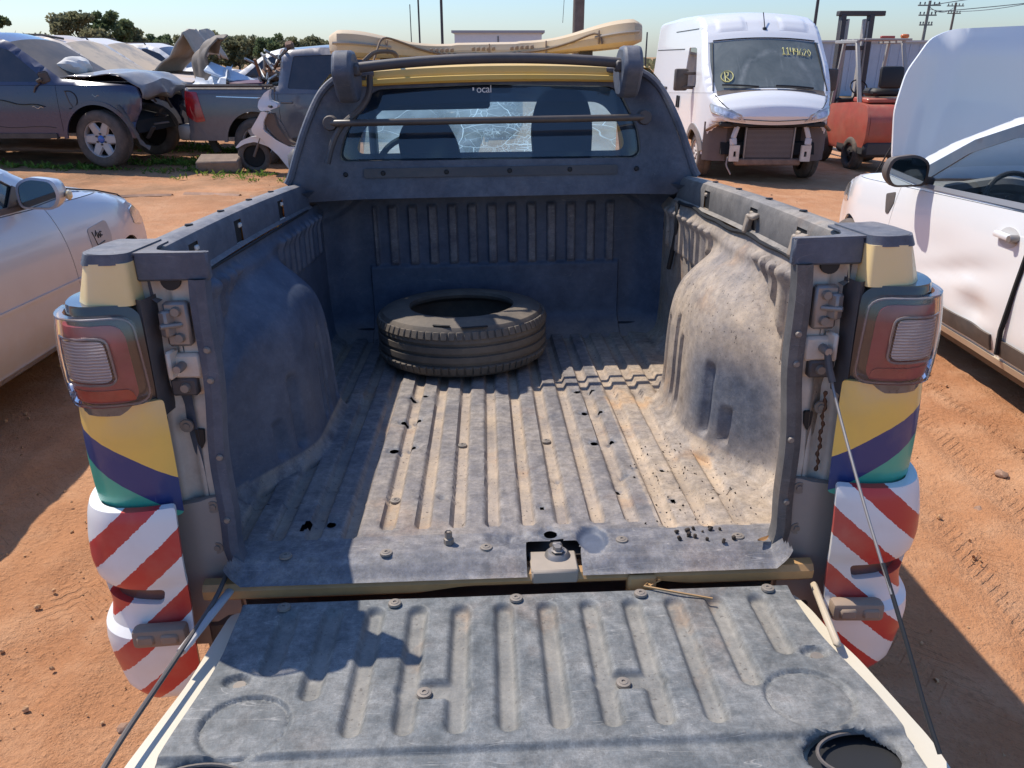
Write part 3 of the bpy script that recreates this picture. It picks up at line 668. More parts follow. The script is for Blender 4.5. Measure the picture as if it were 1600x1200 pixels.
def sidefn(u, z, d, P=SPX, L=SPL, prof=None):
    i = np.interp(u, L, range(50)); k = int(min(max(i, 0), 48)); p = P[k].lerp(P[k + 1], i - k); tt = (P[k + 1] - P[k]).normalized(); n = V((tt.y, -tt.x, 0))
    o = prof(z, u) if prof else .006 * (1 - ((z - .25) / .13) ** 2); q = p + n * (o - d); return V((q.x, q.y, z))
pl = roundpoly([(.0, .372), (.2, .372), (SPL[-1], .372), (SPL[-1], .135), (.22, .133), (.10, .128), (.03, .128), (.0, .130)], .008, 3)
mb = MB().panel(pl, sidefn, .022, flange=.02); both('striped_panel', mb, M_STRIPE)
# bumper corners ---------------------------------------------------------------
t = NT('striped_bumper_paint'); X, Y, Z = t.xyz(); ax = t.math('ABSOLUTE', X)
u = t.math('ADD', t.math('ADD', ax, t.math('MULTIPLY', Z, 1.12)), t.math('MULTIPLY', t.math('MAXIMUM', Y, -.06), -.55))
u = t.math('ADD', u, t.math('MULTIPLY', t.math('SUBTRACT', t.noise(90, 4, .7), .5), .013))
fr = t.math('FRACT', t.math('DIVIDE', t.math('ADD', u, .005), .143))
isr = t.math('MULTIPLY', t.math('GREATER_THAN', fr, .27), t.math('LESS_THAN', fr, .73))
c = t.mix(isr, (.78, .75, .71), (.52, .035, .03))
chip = t.range(t.noise(34, 5, .75), .70, .73); c = t.mix(t.math('MULTIPLY', chip, .8), c, (.05, .045, .04))
c = t.mix(t.math('MULTIPLY', t.range(t.noise(5, 6), .48, .75), .3), c, (.50, .36, .24))
M_BUMP = t.done(t.princ(c, .42, 0, .25))
BPX = curve([(.640, -.084, 0), (.675, -.094, 0), (.72, -.100, 0), (.775, -.094, 0), (.822, -.056, 0), (.846, .02, 0), (.852, .15, 0), (.852, .50, 0)], 50)
BPL = [0.0]
for a_, b_ in zip(BPX[:-1], BPX[1:]): BPL.append(BPL[-1] + (b_ - a_).length)
def bprof(z, u):
    a = np.interp(z, [-.30, -.285, -.25, -.20, -.175, -.135, -.11, -.095, -.06, -.045, .0, .012, .05, .10, .125, .15, .168], [-.05, -.022, -.002, .006, .011, .014, .011, -.004, -.010, -.009, -.004, .004, .010, .007, .003, -.001, -.008])
    return float(a)
def bumpfn(u, z, d): return sidefn(u, z, d, BPX, BPL, bprof)
U = lambda x: float(np.interp(x, [p.x for p in BPX[:44]], BPL[:44]))
slot = roundpoly([(.045, -.008), (.19, .004), (.185, -.030), (.055, -.044)], .012, 4)
rows_u = list(np.linspace(0, .30, 46)) + list(np.linspace(.33, BPL[-1], 10))
mb = MB(); mb.panel(roundpoly([(.0, .166), (.02, .166), (.16, .166), (.3, .166), (BPL[-1], .166), (BPL[-1], -.20), (.3, -.22), (.18, -.255), (.10, -.29), (.03, -.30), (.008, -.22), (.004, -.02)], .008, 3), bumpfn, .014, (slot,), .02)
bl, br = both('bumper_corner', mb, M_BUMP, angle=30)
mb = MB().panel(roundpoly([(.04, -.002), (.20, .010), (.195, -.036), (.05, -.050)], .012, 4), lambda u, z, d: bumpfn(u, z, d + .016), .02, (), .0)
M_REFL = mat('dirty_reflector', (.10, .035, .03), .25, coat=.5, var=.4, dust=.35, dcol=(.22, .15, .11))
for p_, m_ in ((bl, mirror_x(mb)), (br, mb)): m_.build('reflector', M_REFL, p_)
mb = MB()
mb.box((.700, -.112, -.098), (.105, .034, .042), (0, 0, -.06), .010, 2).box((.677, -.128, -.098), (.034, .01, .022), (0, 0, -.06), .004).box((.723, -.130, -.098), (.034, .01, .022), (0, 0, -.06), .004)
M_STEP = mat('grimy_rubber_step', (.30, .22, .16), .7, var=.2, dust=.4, dcol=(.22, .15, .1))
for p_, m_ in ((bl, mirror_x(mb)), (br, mb)): m_.build('rubber_step', M_STEP, p_)
MB().box((0, .03, -.20), (1.32, .10, .14), bev=.02).build('bumper_beam', M_DARKTRIM, truck, TL)
# rear sill beam, latch plate ---------------------------------------------------
M_SILL = mat('rusty_sill', (.52, .30, .12), .5, var=.35, vscale=5, dust=.35, dcol=(.22, .12, .06), dscale=6)
mb = MB(); rows = []
for x in np.linspace(-.63, .63, 64):
    k = .02 * float(ss(abs(x - .09), .30, .16)); rows.append([(x, -.030, -.026), (x, -.048, -.030), (x, -.056, -.042), (x, -.053, -.062 + k * .6), (x, -.03, -.080 + k), (x, .03, -.09)])
mb.sheet(rows, True).build('rear_sill', M_SILL, truck, TL)
MB().box((.09, -.020, -.022), (.098, .075, .008), bev=.003).box((.09, -.05, -.034), (.096, .02, .03), bev=.004).build('latch_plate', mat('latch_cream', (.33, .28, .225), .55, var=.2, dust=.4, dcol=PALE), truck, TL)
mb = MB().lathe([(.0, .004), (.020, .004), (.026, -.002), (.030, -.012)], (.10, .0, -.012), n=18); mb.lathe([(0, .014), (.009, .014), (.010, .006), (.015, .005)], (.10, -.004, -.008), n=6); mb.box((.10, .01, .0), (.02, .012, .012), bev=.003).build('latch_catch', M_STEEL, truck, TL)
MB().tube([(.27, -.045, -.055), (.285, -.075, -.05), (.305, -.07, -.042), (.295, -.05, -.05), (.27, -.08, -.048), (.34, -.105, -.05), (.40, -.12, -.055)], .0025, 6).build('wire', M_SILL, truck, TL)
MB().box((.27, -.05, -.06), (.06, .03, .05), bev=.006).build('hinge_bracket', M_SILL, truck, TL)
for x, y, z in ((-.268, .25, -.012), (-.115, .56, -.012), (.12, .57, -.012), (-.26, -.0, .0), (-.05, .008, .0), (-.47, .002, .0), (.24, .02, .0), (.49, .018, .0)):
    MB().lathe([(0, .0015), (.003, .0015), (.0036, .0038), (.0075, .0034), (.008, .0024), (.0125, .0018), (.0135, -.002)], (x, y, z + .0015), n=16).build('bolt', M_BOLT, truck, TL)
MB().lathe([(0, .028), (.004, .028), (.004, .02), (.008, .028), (.008, .014), (.011, .012), (.011, 0)], (-.13, .03, .001), n=6).build('stud', M_BOLT, truck, TL)
# tailgate, folded down ----------------------------------------------------------
TZ = -.058
def tailgate():
    xs = np.linspace(-.60, .62, 300); ys = np.linspace(-.078, -.575, 150)
    Xg, Yg = np.meshgrid(xs, ys, indexing='ij')
    ex = .560 + .034 * ss(-Yg, .20, .48); s = (Xg - .01) / .61; Xg = s * ex + .012 + .012 * ss(-Yg, .1, .4)
    H = np.zeros_like(Xg); KL = np.zeros(Xg.shape, bool); G = np.zeros_like(Xg)
    gr = [(-.44, -.27), (-.355, -.335)] + [(-.272 + .0848 * k, -.42) for k in range(8)] + [(.405, -.34), (.49, -.265)]
    for gx_, ye in gr:
        d = np.hypot(Xg - gx_, np.maximum(0, np.maximum(Yg + .125, ye - Yg))); g = 1 - ss(d, .010, .023); G = np.maximum(G, g)
    for x0, x1, yc in ((-.187, -.102, -.338), (.152, .237, -.332)):
        d = np.hypot(np.maximum(0, np.maximum(x0 - Xg, Xg - x1)), Yg - yc); G = np.maximum(G, 1 - ss(d, .014, .026))
    H -= .014 * G
    for cx_, cy_ in ((-.447, -.405), (.487, -.392)):
        d = np.hypot((Xg - cx_) / .072, (Yg - cy_) / .066); H -= .006 * (1 - ss(d, .92, 1.05)) + .004 * np.exp(-((d - .98) / .05) ** 2)
    HO = [(-.49, -.300, .016), (.54, -.282, .016)]
    for hx, hy, hr in HO:
        d = np.hypot((Xg - hx) / 1.5, Yg - hy); H -= .012 * (1 - ss(d, hr * .7, hr * 1.15))
    for hx, hy in ((-.49, -.515), (.51, -.505)):
        d = np.hypot((Xg - hx) / .075, (Yg - hy) / .045); H -= .014 * (1 - ss(d, .95, 1.12)); KL |= d < .93; kk = np.where((d > .86) & (d < 1.08), 1.0 / np.maximum(d, 1e-6), 1); Xg = hx + (Xg - hx) * kk; Yg = hy + (Yg - hy) * kk
    H -= .010 * ss(-Yg, .462, .475); H += .004 * (1 - ss(-Yg, .078, .112)); H -= .012 * (1 - ss(-Yg, .078, .084))
    H -= .02 * ss(np.abs(s), .985, 1.0)
    H += .001 * fbm(Xg * 8, Yg * 8, 3, 8)
    D = .26 + .42 * G + .15 * ss(Xg, -.1, .5) * (fbm(Xg * 5, Yg * 5, 3, 12) + .5); Wr = .95 - .55 * G
    o = grid_obj('tailgate_liner', np.stack([Xg, Yg, H + .0], -1), M_LINER2, tg, None, KL, {'dust': D, 'wear': Wr}, angle=50)
    return o
M_LINER2 = liner_mat('tailgate_plastic', (.058, .080, .098), .9, (.42, .37, .30))
tgm = MB()
out = [(-.575, -.062), (.588, -.062), (.604, -.12), (.614, -.20), (.632, -.27), (.648, -.38), (.660, -.46), (.658, -.565), (-.622, -.565), (-.626, -.46), (-.612, -.38), (-.592, -.27), (-.584, -.16)]
tgm.prism(roundpoly(out, .02, 3), lambda a, b, d: V((a, b, d)), -.032, -.085)
tg = tgm.build('tailgate', mat('cream_tailgate', (.66, .60, .47), .4, coat=.4, var=.08, dust=.25, dcol=(.42, .30, .19), dscale=6), truck, (0, 0, ZB + TZ))
tailgate()
for x, y in ((-.235, -.100), (-.16, -.338), (.185, -.332), (.008, -.098), (.26, -.097), (.52, -.095), (-.455, -.10)):
    z = -.009 if y < -.2 else .006
    MB().lathe([(0, .001), (.003, .001), (.0036, .0032), (.0075, .003), (.008, .002), (.0125, .0014), (.0135, -.003)], (x, y, z), n=16).build('bolt', M_BOLT, tg)
for x, y in ((-.485, -.303), (.545, -.285)): MB().lathe([(0, .002), (.004, .002), (.011, .002), (.012, -.006)], (x, y, -.010), n=14).build('bolt', M_BOLT, tg)
MB().box((.612, -.16, -.010), (.014, .20, .014), (0, 0, -.17), .005).build('hinge_cover', M_CREAM, tg)
MB().tube([(-.585, .06, .03), (-.582, -.0, .012), (-.575, -.06, .016), (-.585, -.14, .022), (-.604, -.24, .018)], [.008, .009, .010, .011, .010], 8, squash=.6).build('hinge_cover', mat('grey_cover', (.42, .42, .43), .5, dust=.3, dcol=PALE), tg)
for hx, hy in ((-.487, -.515), (.532, -.505)): MB().prism([(hx + .088 * math.cos(a), hy + .056 * math.sin(a)) for a in np.linspace(0, 6.283, 28)[:-1]], lambda a, b, d: V((a, b, d)), -.0285, -.0315).build('grip_shade_disc', M_BLACK, tg)  # black disc under each cut-out paints the shade inside the grip
for hx, hy in ((-.487, -.515), (.532, -.505)): MB().tube([(hx + (.0745) * math.cos(a), hy + .0445 * math.sin(a), -.0135) for a in np.linspace(0, 6.283, 40)[:-1]], .0032, 6, closed=True).build('grip_rim', M_DARKTRIM, tg)
# straps
MB().tube(curve([(.612, -.03, .428), (.622, -.05, .36), (.624, -.20, .22), (.628, -.34, .10)], 14), .0028, 7).build('tailgate_strap', M_STEEL, truck, TL)
MB().tube(curve([(.628, -.30, .135), (.632, -.40, .045), (.634, -.47, -.02), (.636, -.52, -.06)], 10), .0038, 8).build('strap_sleeve', M_BLACK, truck, TL)
MB().tube(curve([(.613, -.025, .43), (.615, -.035, .40), (.62, -.048, .372)], 6), .007, 8).build('strap_end', M_DARKTRIM, truck, TL)
MB().tube(curve([(-.575, .045, .00), (-.582, -.02, -.012), (-.588, -.10, -.030), (-.598, -.20, -.034), (-.612, -.32, -.040), (-.626, -.44, -.046), (-.632, -.56, -.05)], 24), .0048, 8).build('tailgate_strap', M_DARKTRIM, truck, TL)

# cab --------------------------------------------------------------------------
def cab_y(x, z):
    edge = np.interp(z, [.56, .62, .82, .94, 1.0], [1.42, 1.385, 1.42, 1.475, 1.51]); k = float(ss(abs(x), .40, float(np.interp(z, [.56, .62, .82, .94, 1.0], [.72, .70, .64, .58, .50]))))
    w_ = 1.50 + .16 * (z - .62); return w_ - (w_ - edge) * k ** 1.6
def cabfn(a, b, d): return V((a, cab_y(a, b) + d, b))
outer = [(-.66, .565), (-.715, .60), (-.722, .632), (-.708, .655), (-.685, .72), (-.645, .82), (-.60, .915), (-.555, .965), (-.50, .988), (-.42, .995), (0, 1.008), (.42, .995), (.50, .988), (.555, .965), (.60, .905), (.64, .80), (.675, .71), (.700, .655), (.714, .632), (.708, .60), (.65, .565)]
win = roundpoly([(-.555, .697), (.540, .690), (.525, .80), (.455, .938), (.0, .952), (-.425, .942), (-.525, .80)], [.035, .04, .05, .05, .0, .05, .05], 5)
mb = MB().panel(outer, cabfn, .03, (win,), .10)
cab = mb.build('cab_rear_panel', M_TRIM, truck, TL)
# edge lip of the sail panels
for sgn in (-1, 1):
    lip = [V((sgn * abs(x), cab_y(x, z) - .004, z)) for x, z in outer[2:10]]
    MB().tube(curve(lip, 30), .013, 8).build('sail_edge', M_TRIM, truck, TL)
# lower strip with screws under the window
MB().panel(roundpoly([(-.47, .640), (.455, .636), (.455, .668), (-.47, .672)], .006, 2), lambda a, b, d: V((a, cab_y(a, b) - .008 + d, b)), .04, flange=.02).build('strip', M_DARKTRIM, truck, TL)
for x in (-.40, -.17, .06, .28, -.53, .52): MB().lathe([(0, -.004), (.006, -.004), (.009, 0)], (x, cab_y(x, .655) - .009, .655), 'y', 12).build('screw', M_BLACK, truck, TL)
# window: black border, tinted pane
g = MB().panel(roundpoly([(-.545, .704), (.532, .697), (.517, .80), (.448, .932), (0, .946), (-.418, .936), (-.517, .80)], .035, 5), lambda a, b, d: V((a, cab_y(a, b) + .022 + d, b)), .05, flange=0)
pane = g.build('rear_window', glass('tinted_rear_glass', (.55, .70, .82), 1.5, .03, film=.10, fcol=(.20, .27, .36), fscale=3, opac=.035), truck, TL)
brd_o = roundpoly([(-.552, .699), (.537, .692), (.522, .80), (.452, .936), (0, .95), (-.423, .94), (-.522, .80)], .035, 5)
brd_i = roundpoly([(-.500, .722), (.488, .716), (.470, .80), (.40, .885), (0, .892), (-.38, .886), (-.470, .80)], .04, 5)
MB().panel(brd_o, lambda a, b, d: V((a, cab_y(a, b) + .026 + d, b)), .04, (brd_i,), 0).build('window_border', glass('ceramic_border', (.10, .14, .22), .6, .1, film=.01, opac=.75, fcol=(.02, .03, .05)), pane)
def text_mesh(body, size, name, mat_, parent, mtx, ext=.0006):
    cu = bpy.data.curves.new('txt', 'FONT'); cu.body = body; cu.size = size; cu.extrude = ext; cu.align_x = 'LEFT'; cu.space_character = .95
    o = bpy.data.objects.new('txt', cu); COL.objects.link(o); dg = bpy.context.evaluated_depsgraph_get(); me = bpy.data.meshes.new_from_object(o.evaluated_get(dg)); bpy.data.objects.remove(o); bpy.data.curves.remove(cu)
    me.name = name; me.transform(mtx); me.materials.clear(); me.materials.append(mat_); return link(name, me, parent)
M_WHITE = mat('white_print', (.80, .80, .80), .5)
text_mesh("ocal", .036, 'window_lettering', M_WHITE, pane, Matrix.Translation((-.053, cab_y(0, .93) + .018, .924)) @ Matrix.Rotation(R(90), 4, 'X'))
MB().box((-.064, cab_y(0, .94) + .018, .9365), (.006, .001, .011)).build('window_lettering', M_WHITE, pane)
# yellow roof edge, roof, spoiler
rows = []
for x in np.linspace(-.56, .56, 40):
    c = .022 * (1 - (x / .56) ** 2); rows.append([(x, 1.545, .946 + c * .6), (x, 1.535, .951 + c * .7), (x, 1.537, .964 + c * .8), (x, 1.549, .967 + c * .8), (x, 1.549, .973 + c * .9), (x, 1.556, .990 + c), (x, 1.59, 1.004 + c), (x, 1.75, 1.02 + c * 1.2), (x, 2.0, 1.022 + c * 1.3), (x, 2.25, 1.0 + c), (x, 2.33, .985 + c)])
MB().sheet([[tuple(p) for p in r_] for r_ in rows]).build('roof', M_YELLOW, truck, TL)
for sgn in (-1, 1):   # roof sides and doors
    MB().sheet([[(sgn * x, y, z) for x, z in ((.50, 1.005), (.56, .992), (.60, .95), (.70, .70), (.735, .60), (.78, .45), (.80, .30), (.80, .0), (.78, -.25))] for y in np.linspace(1.50 if True else 0, 1.66, 4)], sgn < 0).build('cab_corner', M_YELLOW, truck, TL)
    dpoly = roundpoly([(1.67, -.22), (2.75, -.22), (2.98, .10), (2.98, .56), (2.36, .985), (1.67, .995)], .03, 3)
    dwin = roundpoly([(1.72, .60), (2.86, .58), (2.34, .94), (1.72, .95)], .03, 3)
    def dfn(a, b, d, s=sgn): return V((s * (np.interp(b, [-.25, 0, .30, .45, .60, .70, .95, 1.0], [.78, .80, .80, .78, .735, .70, .60, .56]) - d), a, b))
    door = MB().panel(dpoly, dfn, .08, (dwin,), .03, flip=sgn < 0).build('door', M_YELLOW, truck, TL)
    MB().panel(roundpoly(dwin, .01), lambda a, b, d, s=sgn: dfn(a, b, d + .012, s), .2, (), 0).build('door_window', glass('door_glass', (.35, .42, .46), 1.2), door)
    MB().box((sgn * .82, 1.80, .42), (.03, .14, .03), bev=.008).build('handle', M_DARKTRIM, door)
    MB().box((sgn * .93, 2.72, .62), (.20, .10, .14), bev=.03).box((sgn * .83, 2.73, .60), (.06, .04, .04)).build('wing_mirror', M_DARKTRIM, truck, TL)
    # body side ahead of the striped panel, with the wheel opening
    side = [(.19, .365), (.595, .365), (.595, -.02)] + [(.74 + .41 * math.cos(a) + .16, -.14 + .40 * math.sin(a)) for a in np.linspace(2.7, .2, 16)] + [(1.66, -.22), (1.66, .61), (.19, .61)]
    MB().panel(side, lambda a, b, d, s=sgn: V((s * (.832 - .06 * float(ss(b, .35, .62)) - d), a, b)), .07, (), .03, flip=sgn < 0).build('bed_side', M_YELLOW, truck, TL)
    fen = [(2.99, .56), (2.99, -.20)] + [(3.55 + .40 * math.cos(a), -.18 + .40 * math.sin(a)) for a in np.linspace(3.1, .05, 16)] + [(4.05, -.18), (4.2, .0), (4.18, .35), (3.9, .50)]
    MB().panel(fen, lambda a, b, d, s=sgn: V((s * (.80 - .16 * float(ss(a, 3.7, 4.25)) - .05 * float(ss(b, .3, .56)) - d), a, b)), .08, (), .03, flip=sgn < 0).build('fender', M_YELLOW, truck, TL)
MB().sheet([[(x, y, z + .05 * (1 - (x / .78) ** 2)) for x in np.linspace(-.75, .75, 15)] for y, z in ((2.98, .56), (3.3, .55), (3.7, .52), (4.0, .46), (4.18, .36))], True).build('hood', M_YELLOW, truck, TL)
MB().box((0, 4.18, -.02), (1.35, .16, .62), bev=.06).build('front_bumper', M_DARKTRIM, truck, TL)
def simple_wheel(x, y, z, rad, w, parent, loc):
    wh = MB().lathe([(rad * .58, -w / 2), (rad * .9, -w / 2), (rad, -w * .36), (rad, w * .36), (rad * .9, w / 2), (rad * .58, w / 2)], (x, y, z), 'x', 28, closed=True).build('wheel', M_RUBBER, parent, loc)
    MB().lathe([(0, .02), (rad * .2, .03), (rad * .5, .0), (rad * .6, .03), (rad * .6, -w / 2)], (x + (w * .3 if x > 0 else -w * .3), y, z), 'x', 20).build('rim', M_STEEL, wh)
for x in (-.70, .70):
    for y in (.92, 3.55): simple_wheel(x, y, -.47 + (.02 if y < 2 else .105) - .0, .31, .19, truck, TL)
MB().box((0, 2.3, -.16), (1.3, 3.6, .12), bev=.03).build('underbody', M_BLACK, truck, TL)
# windscreen, cracked, and the cabin seen through the rear window
t = NT('cracked_windscreen'); c = t.coord()
def cracks(scale, w, dist, off):
    m = t.n('ShaderNodeMapping'); t.t.links.new(c, m.inputs[0]); m.inputs['Location'].default_value = off
    nz = t.n('ShaderNodeTexNoise'); nz.inputs['Scale'].default_value = 7; t.t.links.new(m.outputs[0], nz.inputs[0])
    av = t.n('ShaderNodeVectorMath', operation='MULTIPLY_ADD'); t.t.links.new(nz.outputs[1], av.inputs[0]); av.inputs[1].default_value = (dist,) * 3; t.t.links.new(m.outputs[0], av.inputs[2])
    v = t.n('ShaderNodeTexVoronoi', feature='DISTANCE_TO_EDGE'); v.inputs['Scale'].default_value = scale; t.t.links.new(av.outputs[0], v.inputs['Vector']); return t.range(v.outputs[0], 0, w, 1, 0)
X, Y, Z = t.xyz()
dens = t.range(t.math('POWER', t.math('ADD', t.math('POWER', t.math('SUBTRACT', X, .14), 2.0), t.math('POWER', t.math('SUBTRACT', Z, .72), 2.0)), .5), .08, .42, 1, 0)
k1 = t.math('MULTIPLY', cracks(5, .014, .06, (0, 0, 0)), t.range(t.noise(4, 3), .4, .6)); k2 = t.math('MULTIPLY', cracks(15, .032, .03, (3, 1, 2)), t.math('MULTIPLY', dens, t.range(t.noise(6, 3), .42, .58))); k3 = t.math('MULTIPLY', cracks(44, .085, .01, (1, 7, 2)), t.math('MULTIPLY', t.range(dens, .45, .9), t.range(t.noise(9, 3), .45, .6)))
k = t.math('MAXIMUM', t.math('MAXIMUM', k1, k2), t.math('MULTIPLY', k3, .6))
tr = t.n('ShaderNodeBsdfTransparent'); t.put(tr.inputs[0], (.54, .70, .72)); tl = t.n('ShaderNodeBsdfTranslucent'); t.put(tl.inputs[0], (.75, .88, .88)); df = t.n('ShaderNodeBsdfDiffuse'); t.put(df.inputs[0], (.85, .9, .9))
ad = t.n('ShaderNodeAddShader'); t.t.links.new(tl.outputs[0], ad.inputs[0]); t.t.links.new(df.outputs[0], ad.inputs[1])
film = t.n('ShaderNodeMixShader'); t.put(film.inputs[0], t.math('MULTIPLY_ADD', t.range(t.noise(3, 5), .35, .7), .22, .12)); t.t.links.new(tr.outputs[0], film.inputs[1]); t.t.links.new(tl.outputs[0], film.inputs[2])
mx = t.n('ShaderNodeMixShader'); t.put(mx.inputs[0], t.math('MULTIPLY', k, .75)); t.t.links.new(film.outputs[0], mx.inputs[1]); t.t.links.new(ad.outputs[0], mx.inputs[2])
M_CRACK = t.done(mx.outputs[0])
rows = [[(x * (1 + .16 * s), 2.33 + .62 * s - .06 * (x / .6) ** 2, .99 - .41 * s + .022 * (1 - (x / .6) ** 2)) for x in np.linspace(-.58, .58, 25)] for s in np.linspace(0, 1, 12)]
MB().sheet(rows, True).build('windscreen', M_CRACK, truck, TL)
M_CAB = mat('cabin_dark', (.022, .028, .04), .8); M_SEAT = mat('seat_fabric', (.022, .032, .055), .9, bump=.2, bscale=200)
MB().sheet([[(x, y, .965 + .02 * (1 - (x / .56) ** 2)) for x in np.linspace(-.55, .55, 9)] for y in (1.56, 1.9, 2.28)]).build('headliner', M_CAB, truck, TL)
MB().box((0, 1.80, .30), (1.35, .03, .62)).box((0, 2.3, .0), (1.45, 1.3, .06)).box((.68, 2.2, .3), (.04, 1.2, .5)).box((-.68, 2.2, .3), (.04, 1.2, .5)).build('cabin_lining', M_CAB, truck, TL)
MB().box((0, 2.78, .50), (1.36, .42, .17), bev=.05).box((-.36, 2.60, .57), (.34, .12, .08), bev=.03).build('dashboard', mat('dashboard', (.05, .055, .06), .7, dust=.4, dcol=PALE), truck, TL)
MB().tube([(-.37 + .175 * math.cos(a), 2.42 + .05 * math.sin(a), .58 + .165 * math.sin(a)) for a in np.linspace(0, 6.283, 33)[:-1]], .015, 8, closed=True).box((-.37, 2.44, .58), (.12, .05, .10), bev=.02).build('steering_wheel', M_BLACK, truck, TL)
for sx, lean, top in ((-.25, -.20, .835), (.27, .0, .925)):
    m3 = Euler((R(-10), lean, 0)).to_matrix(); s = MB()
    s.box((sx, 1.84, .38), (.48, .14, .52), Euler((R(-12), lean * .4, 0)).to_matrix(), .06, 3).box((sx, 2.12, .22), (.48, .50, .16), None, .05, 2)
    st = s.build('seat', M_SEAT, truck, TL)
    hp = roundpoly([(-.115, -.16), (.115, -.16), (.12, .02), (.09, .10), (-.06, .115), (-.10, .06)] if lean else [(-.105, -.20), (.105, -.20), (.118, .0), (.085, .115), (-.085, .115), (-.118, .0)], .06, 5)
    MB().prism(hp, lambda a, b, d: m3 @ V((a * (1 - .0 * d), d, b)) + V((sx, 1.74, top - .115)), -.05, .05).build('headrest', M_SEAT, st)
for sx in (-.50,):  # door pillar pale trim seen at the left of the window
    MB().box((sx, 2.05, .80), (.03, .08, .30), bev=.01).build('pillar_trim', mat('pale_trim', (.35, .36, .37), .7), truck, TL)
MB().box((.0, 2.27, .955), (.20, .02, .05), bev=.012).build('inner_mirror', M_BLACK, truck, TL)
MB().box((-.26, 2.22, .93), (.52, .015, .13), (R(-15), 0, 0), .01).build('sun_visor', M_CAB, truck, TL)

# sports bar
for sgn in (-1, 1):
    prof = roundpoly([(1.27, .985), (1.31, 1.055), (1.42, 1.062), (1.52, 1.005), (1.53, .96), (1.46, .90), (1.36, .895)], .03, 4)
    br_ = MB().prism(prof, lambda a, b, d, s=sgn: V((s * (.485 + d) + (.0 if s < 0 else -.02), a, b)), -.032, .032)
    o = br_.build('bar_bracket', M_TRIM, truck, TL); bvm = o.modifiers.new('bevel', 'BEVEL'); bvm.width = .012; bvm.segments = 2; bvm.limit_method = 'ANGLE'
    MB().beam((sgn * .462 + (.0 if sgn < 0 else -.02), 1.37, .995), (sgn * .435 + (.0 if sgn < 0 else -.02), 1.37, .997), .05, .035, .006).build('bar_socket', M_DARKTRIM, truck, TL)
bar = [(x, 1.37, 1.003 + .024 * (1 - (x / .46) ** 2)) for x in np.linspace(-.46, .44, 30)]
MB().tube(bar, .0165, 12).build('top_bar', M_DARKTRIM, truck, TL)
MB().tube([(x, 1.37 + .03 * (abs(x) > .52), .832) for x in np.linspace(-.555, .525, 20)], .0115, 12).build('cross_bar', mat('black_tube', (.02, .021, .024), .35, dust=.2, dcol=PALE), truck, TL)
for x in (-.556, .528): MB().lathe([(0, -.012), (.022, -.012), (.026, .0), (.026, .02)], (x, 1.40, .832), 'y', 16).build('bar_foot', M_DARKTRIM, truck, TL)
# warning light bar on the roof
M_LB = mat('dusty_beacon_lens', (.56, .40, .20), .5, dust=.9, up=.5, dcol=(.58, .46, .33), dscale=3, var=.12)
rows = []
for u in np.linspace(-1, 1, 61):
    a = abs(u); x = u * .615 - .01; y = 2.16 - .22 * ss(a, .25, .95); z = 1.095 + .030 * ss(a, .3, .95) + .012 * u * (a > .2); h = .033 + .018 * ss(a, .45, .85); dpt = .085 + .02 * ss(a, .5, .9)
    e = max(0, (a - .93) / .07); h *= 1 - .35 * e; dpt *= 1 - .6 * e * e
    ring = [(-1, -.6), (-1.03, -.05), (-1.0, .1), (-.9, .7), (-.6, 1.0), (.6, 1.0), (.9, .7), (1, .05), (1, -.6), (.8, -.9), (-.8, -.9)]
    rows.append([(x, y + q[0] * dpt, z + q[1] * h) for q in ring + ring[:1]])
lb = MB().sheet(rows); n = 11; lb.add([r_ for r_ in rows[0][:-1]], [tuple(range(n))]); lb.add([r_ for r_ in rows[-1][:-1]], [tuple(range(n))[::-1]])
lbar = lb.build('light_bar', M_LB, truck, TL)
mb = MB()
for u in np.linspace(-1, 1, 41)[1:-1]:
    pass
def lbp(u, q, zz):
    a = abs(u); return V((u * .615 - .01, 2.16 - .22 * float(ss(a, .25, .95)) - q * (.085 + .02 * float(ss(a, .5, .9))), 1.095 + .030 * float(ss(a, .3, .95)) + .012 * u * (a > .2) + zz * (.024 + .018 * float(ss(a, .45, .85)))))
for u0, u1 in ((-.96, -.62), (.70, .96)): MB().tube([lbp(u, 1.035, .02) for u in np.linspace(u0, u1, 12)], .006, 6).build('lens_seam', M_BROWNPL, lbar)
for u in (-.99, ): pass
for uc in (-.30, -.02, .24):
    for k in range(5):
        MB().box(lbp(uc + k * .034 - .068, 1.03, .25), (.014, .006, .014), bev=.002).build('led', mat('led_%d' % k, (.30, .24, .18), .5), lbar) if False else MB().box(lbp(uc + k * .034 - .068, 1.03, .25), (.014, .006, .014), bev=.002).build('led', M_STEP, lbar)
for u in (-.64, .02, .40, .72): MB().box(lbp(u, 1.04, .0), (.007, .008, .05), bev=.002).build('lens_clip', M_STEP, lbar)
MB().beam((-.42, 2.05, 1.0), (-.42, 2.05, 1.09), .05, .08).beam((.40, 2.05, 1.0), (.40, 2.05, 1.09), .05, .08).build('light_bar_foot', M_DARKTRIM, truck, TL)
M_CABLE = mat('dusty_cable', (.16, .11, .075), .8)
MB().tube(curve([(-.46, 1.80, 1.01), (-.44, 1.84, 1.07)] + [tuple(lbp(u, 1.1, z)) for u, z in ((-.66, .9), (-.55, .9), (-.45, .35), (-.30, -.35), (-.1, -.55), (.06, -.75), (.2, -.5), (.38, -.4), (.55, .05), (.68, .45), (.72, .2), (.74, -.7))], 60), .0045, 6).build('cable', M_CABLE, truck, TL)
MB().tube(curve([(-.44, 1.50, 1.03), (-.40, 1.52, 1.06), (-.34, 1.55, 1.06), (-.34, 1.60, 1.03), (-.42, 1.62, 1.02)], 20), .008, 6).build('cable', M_CABLE, truck, TL)
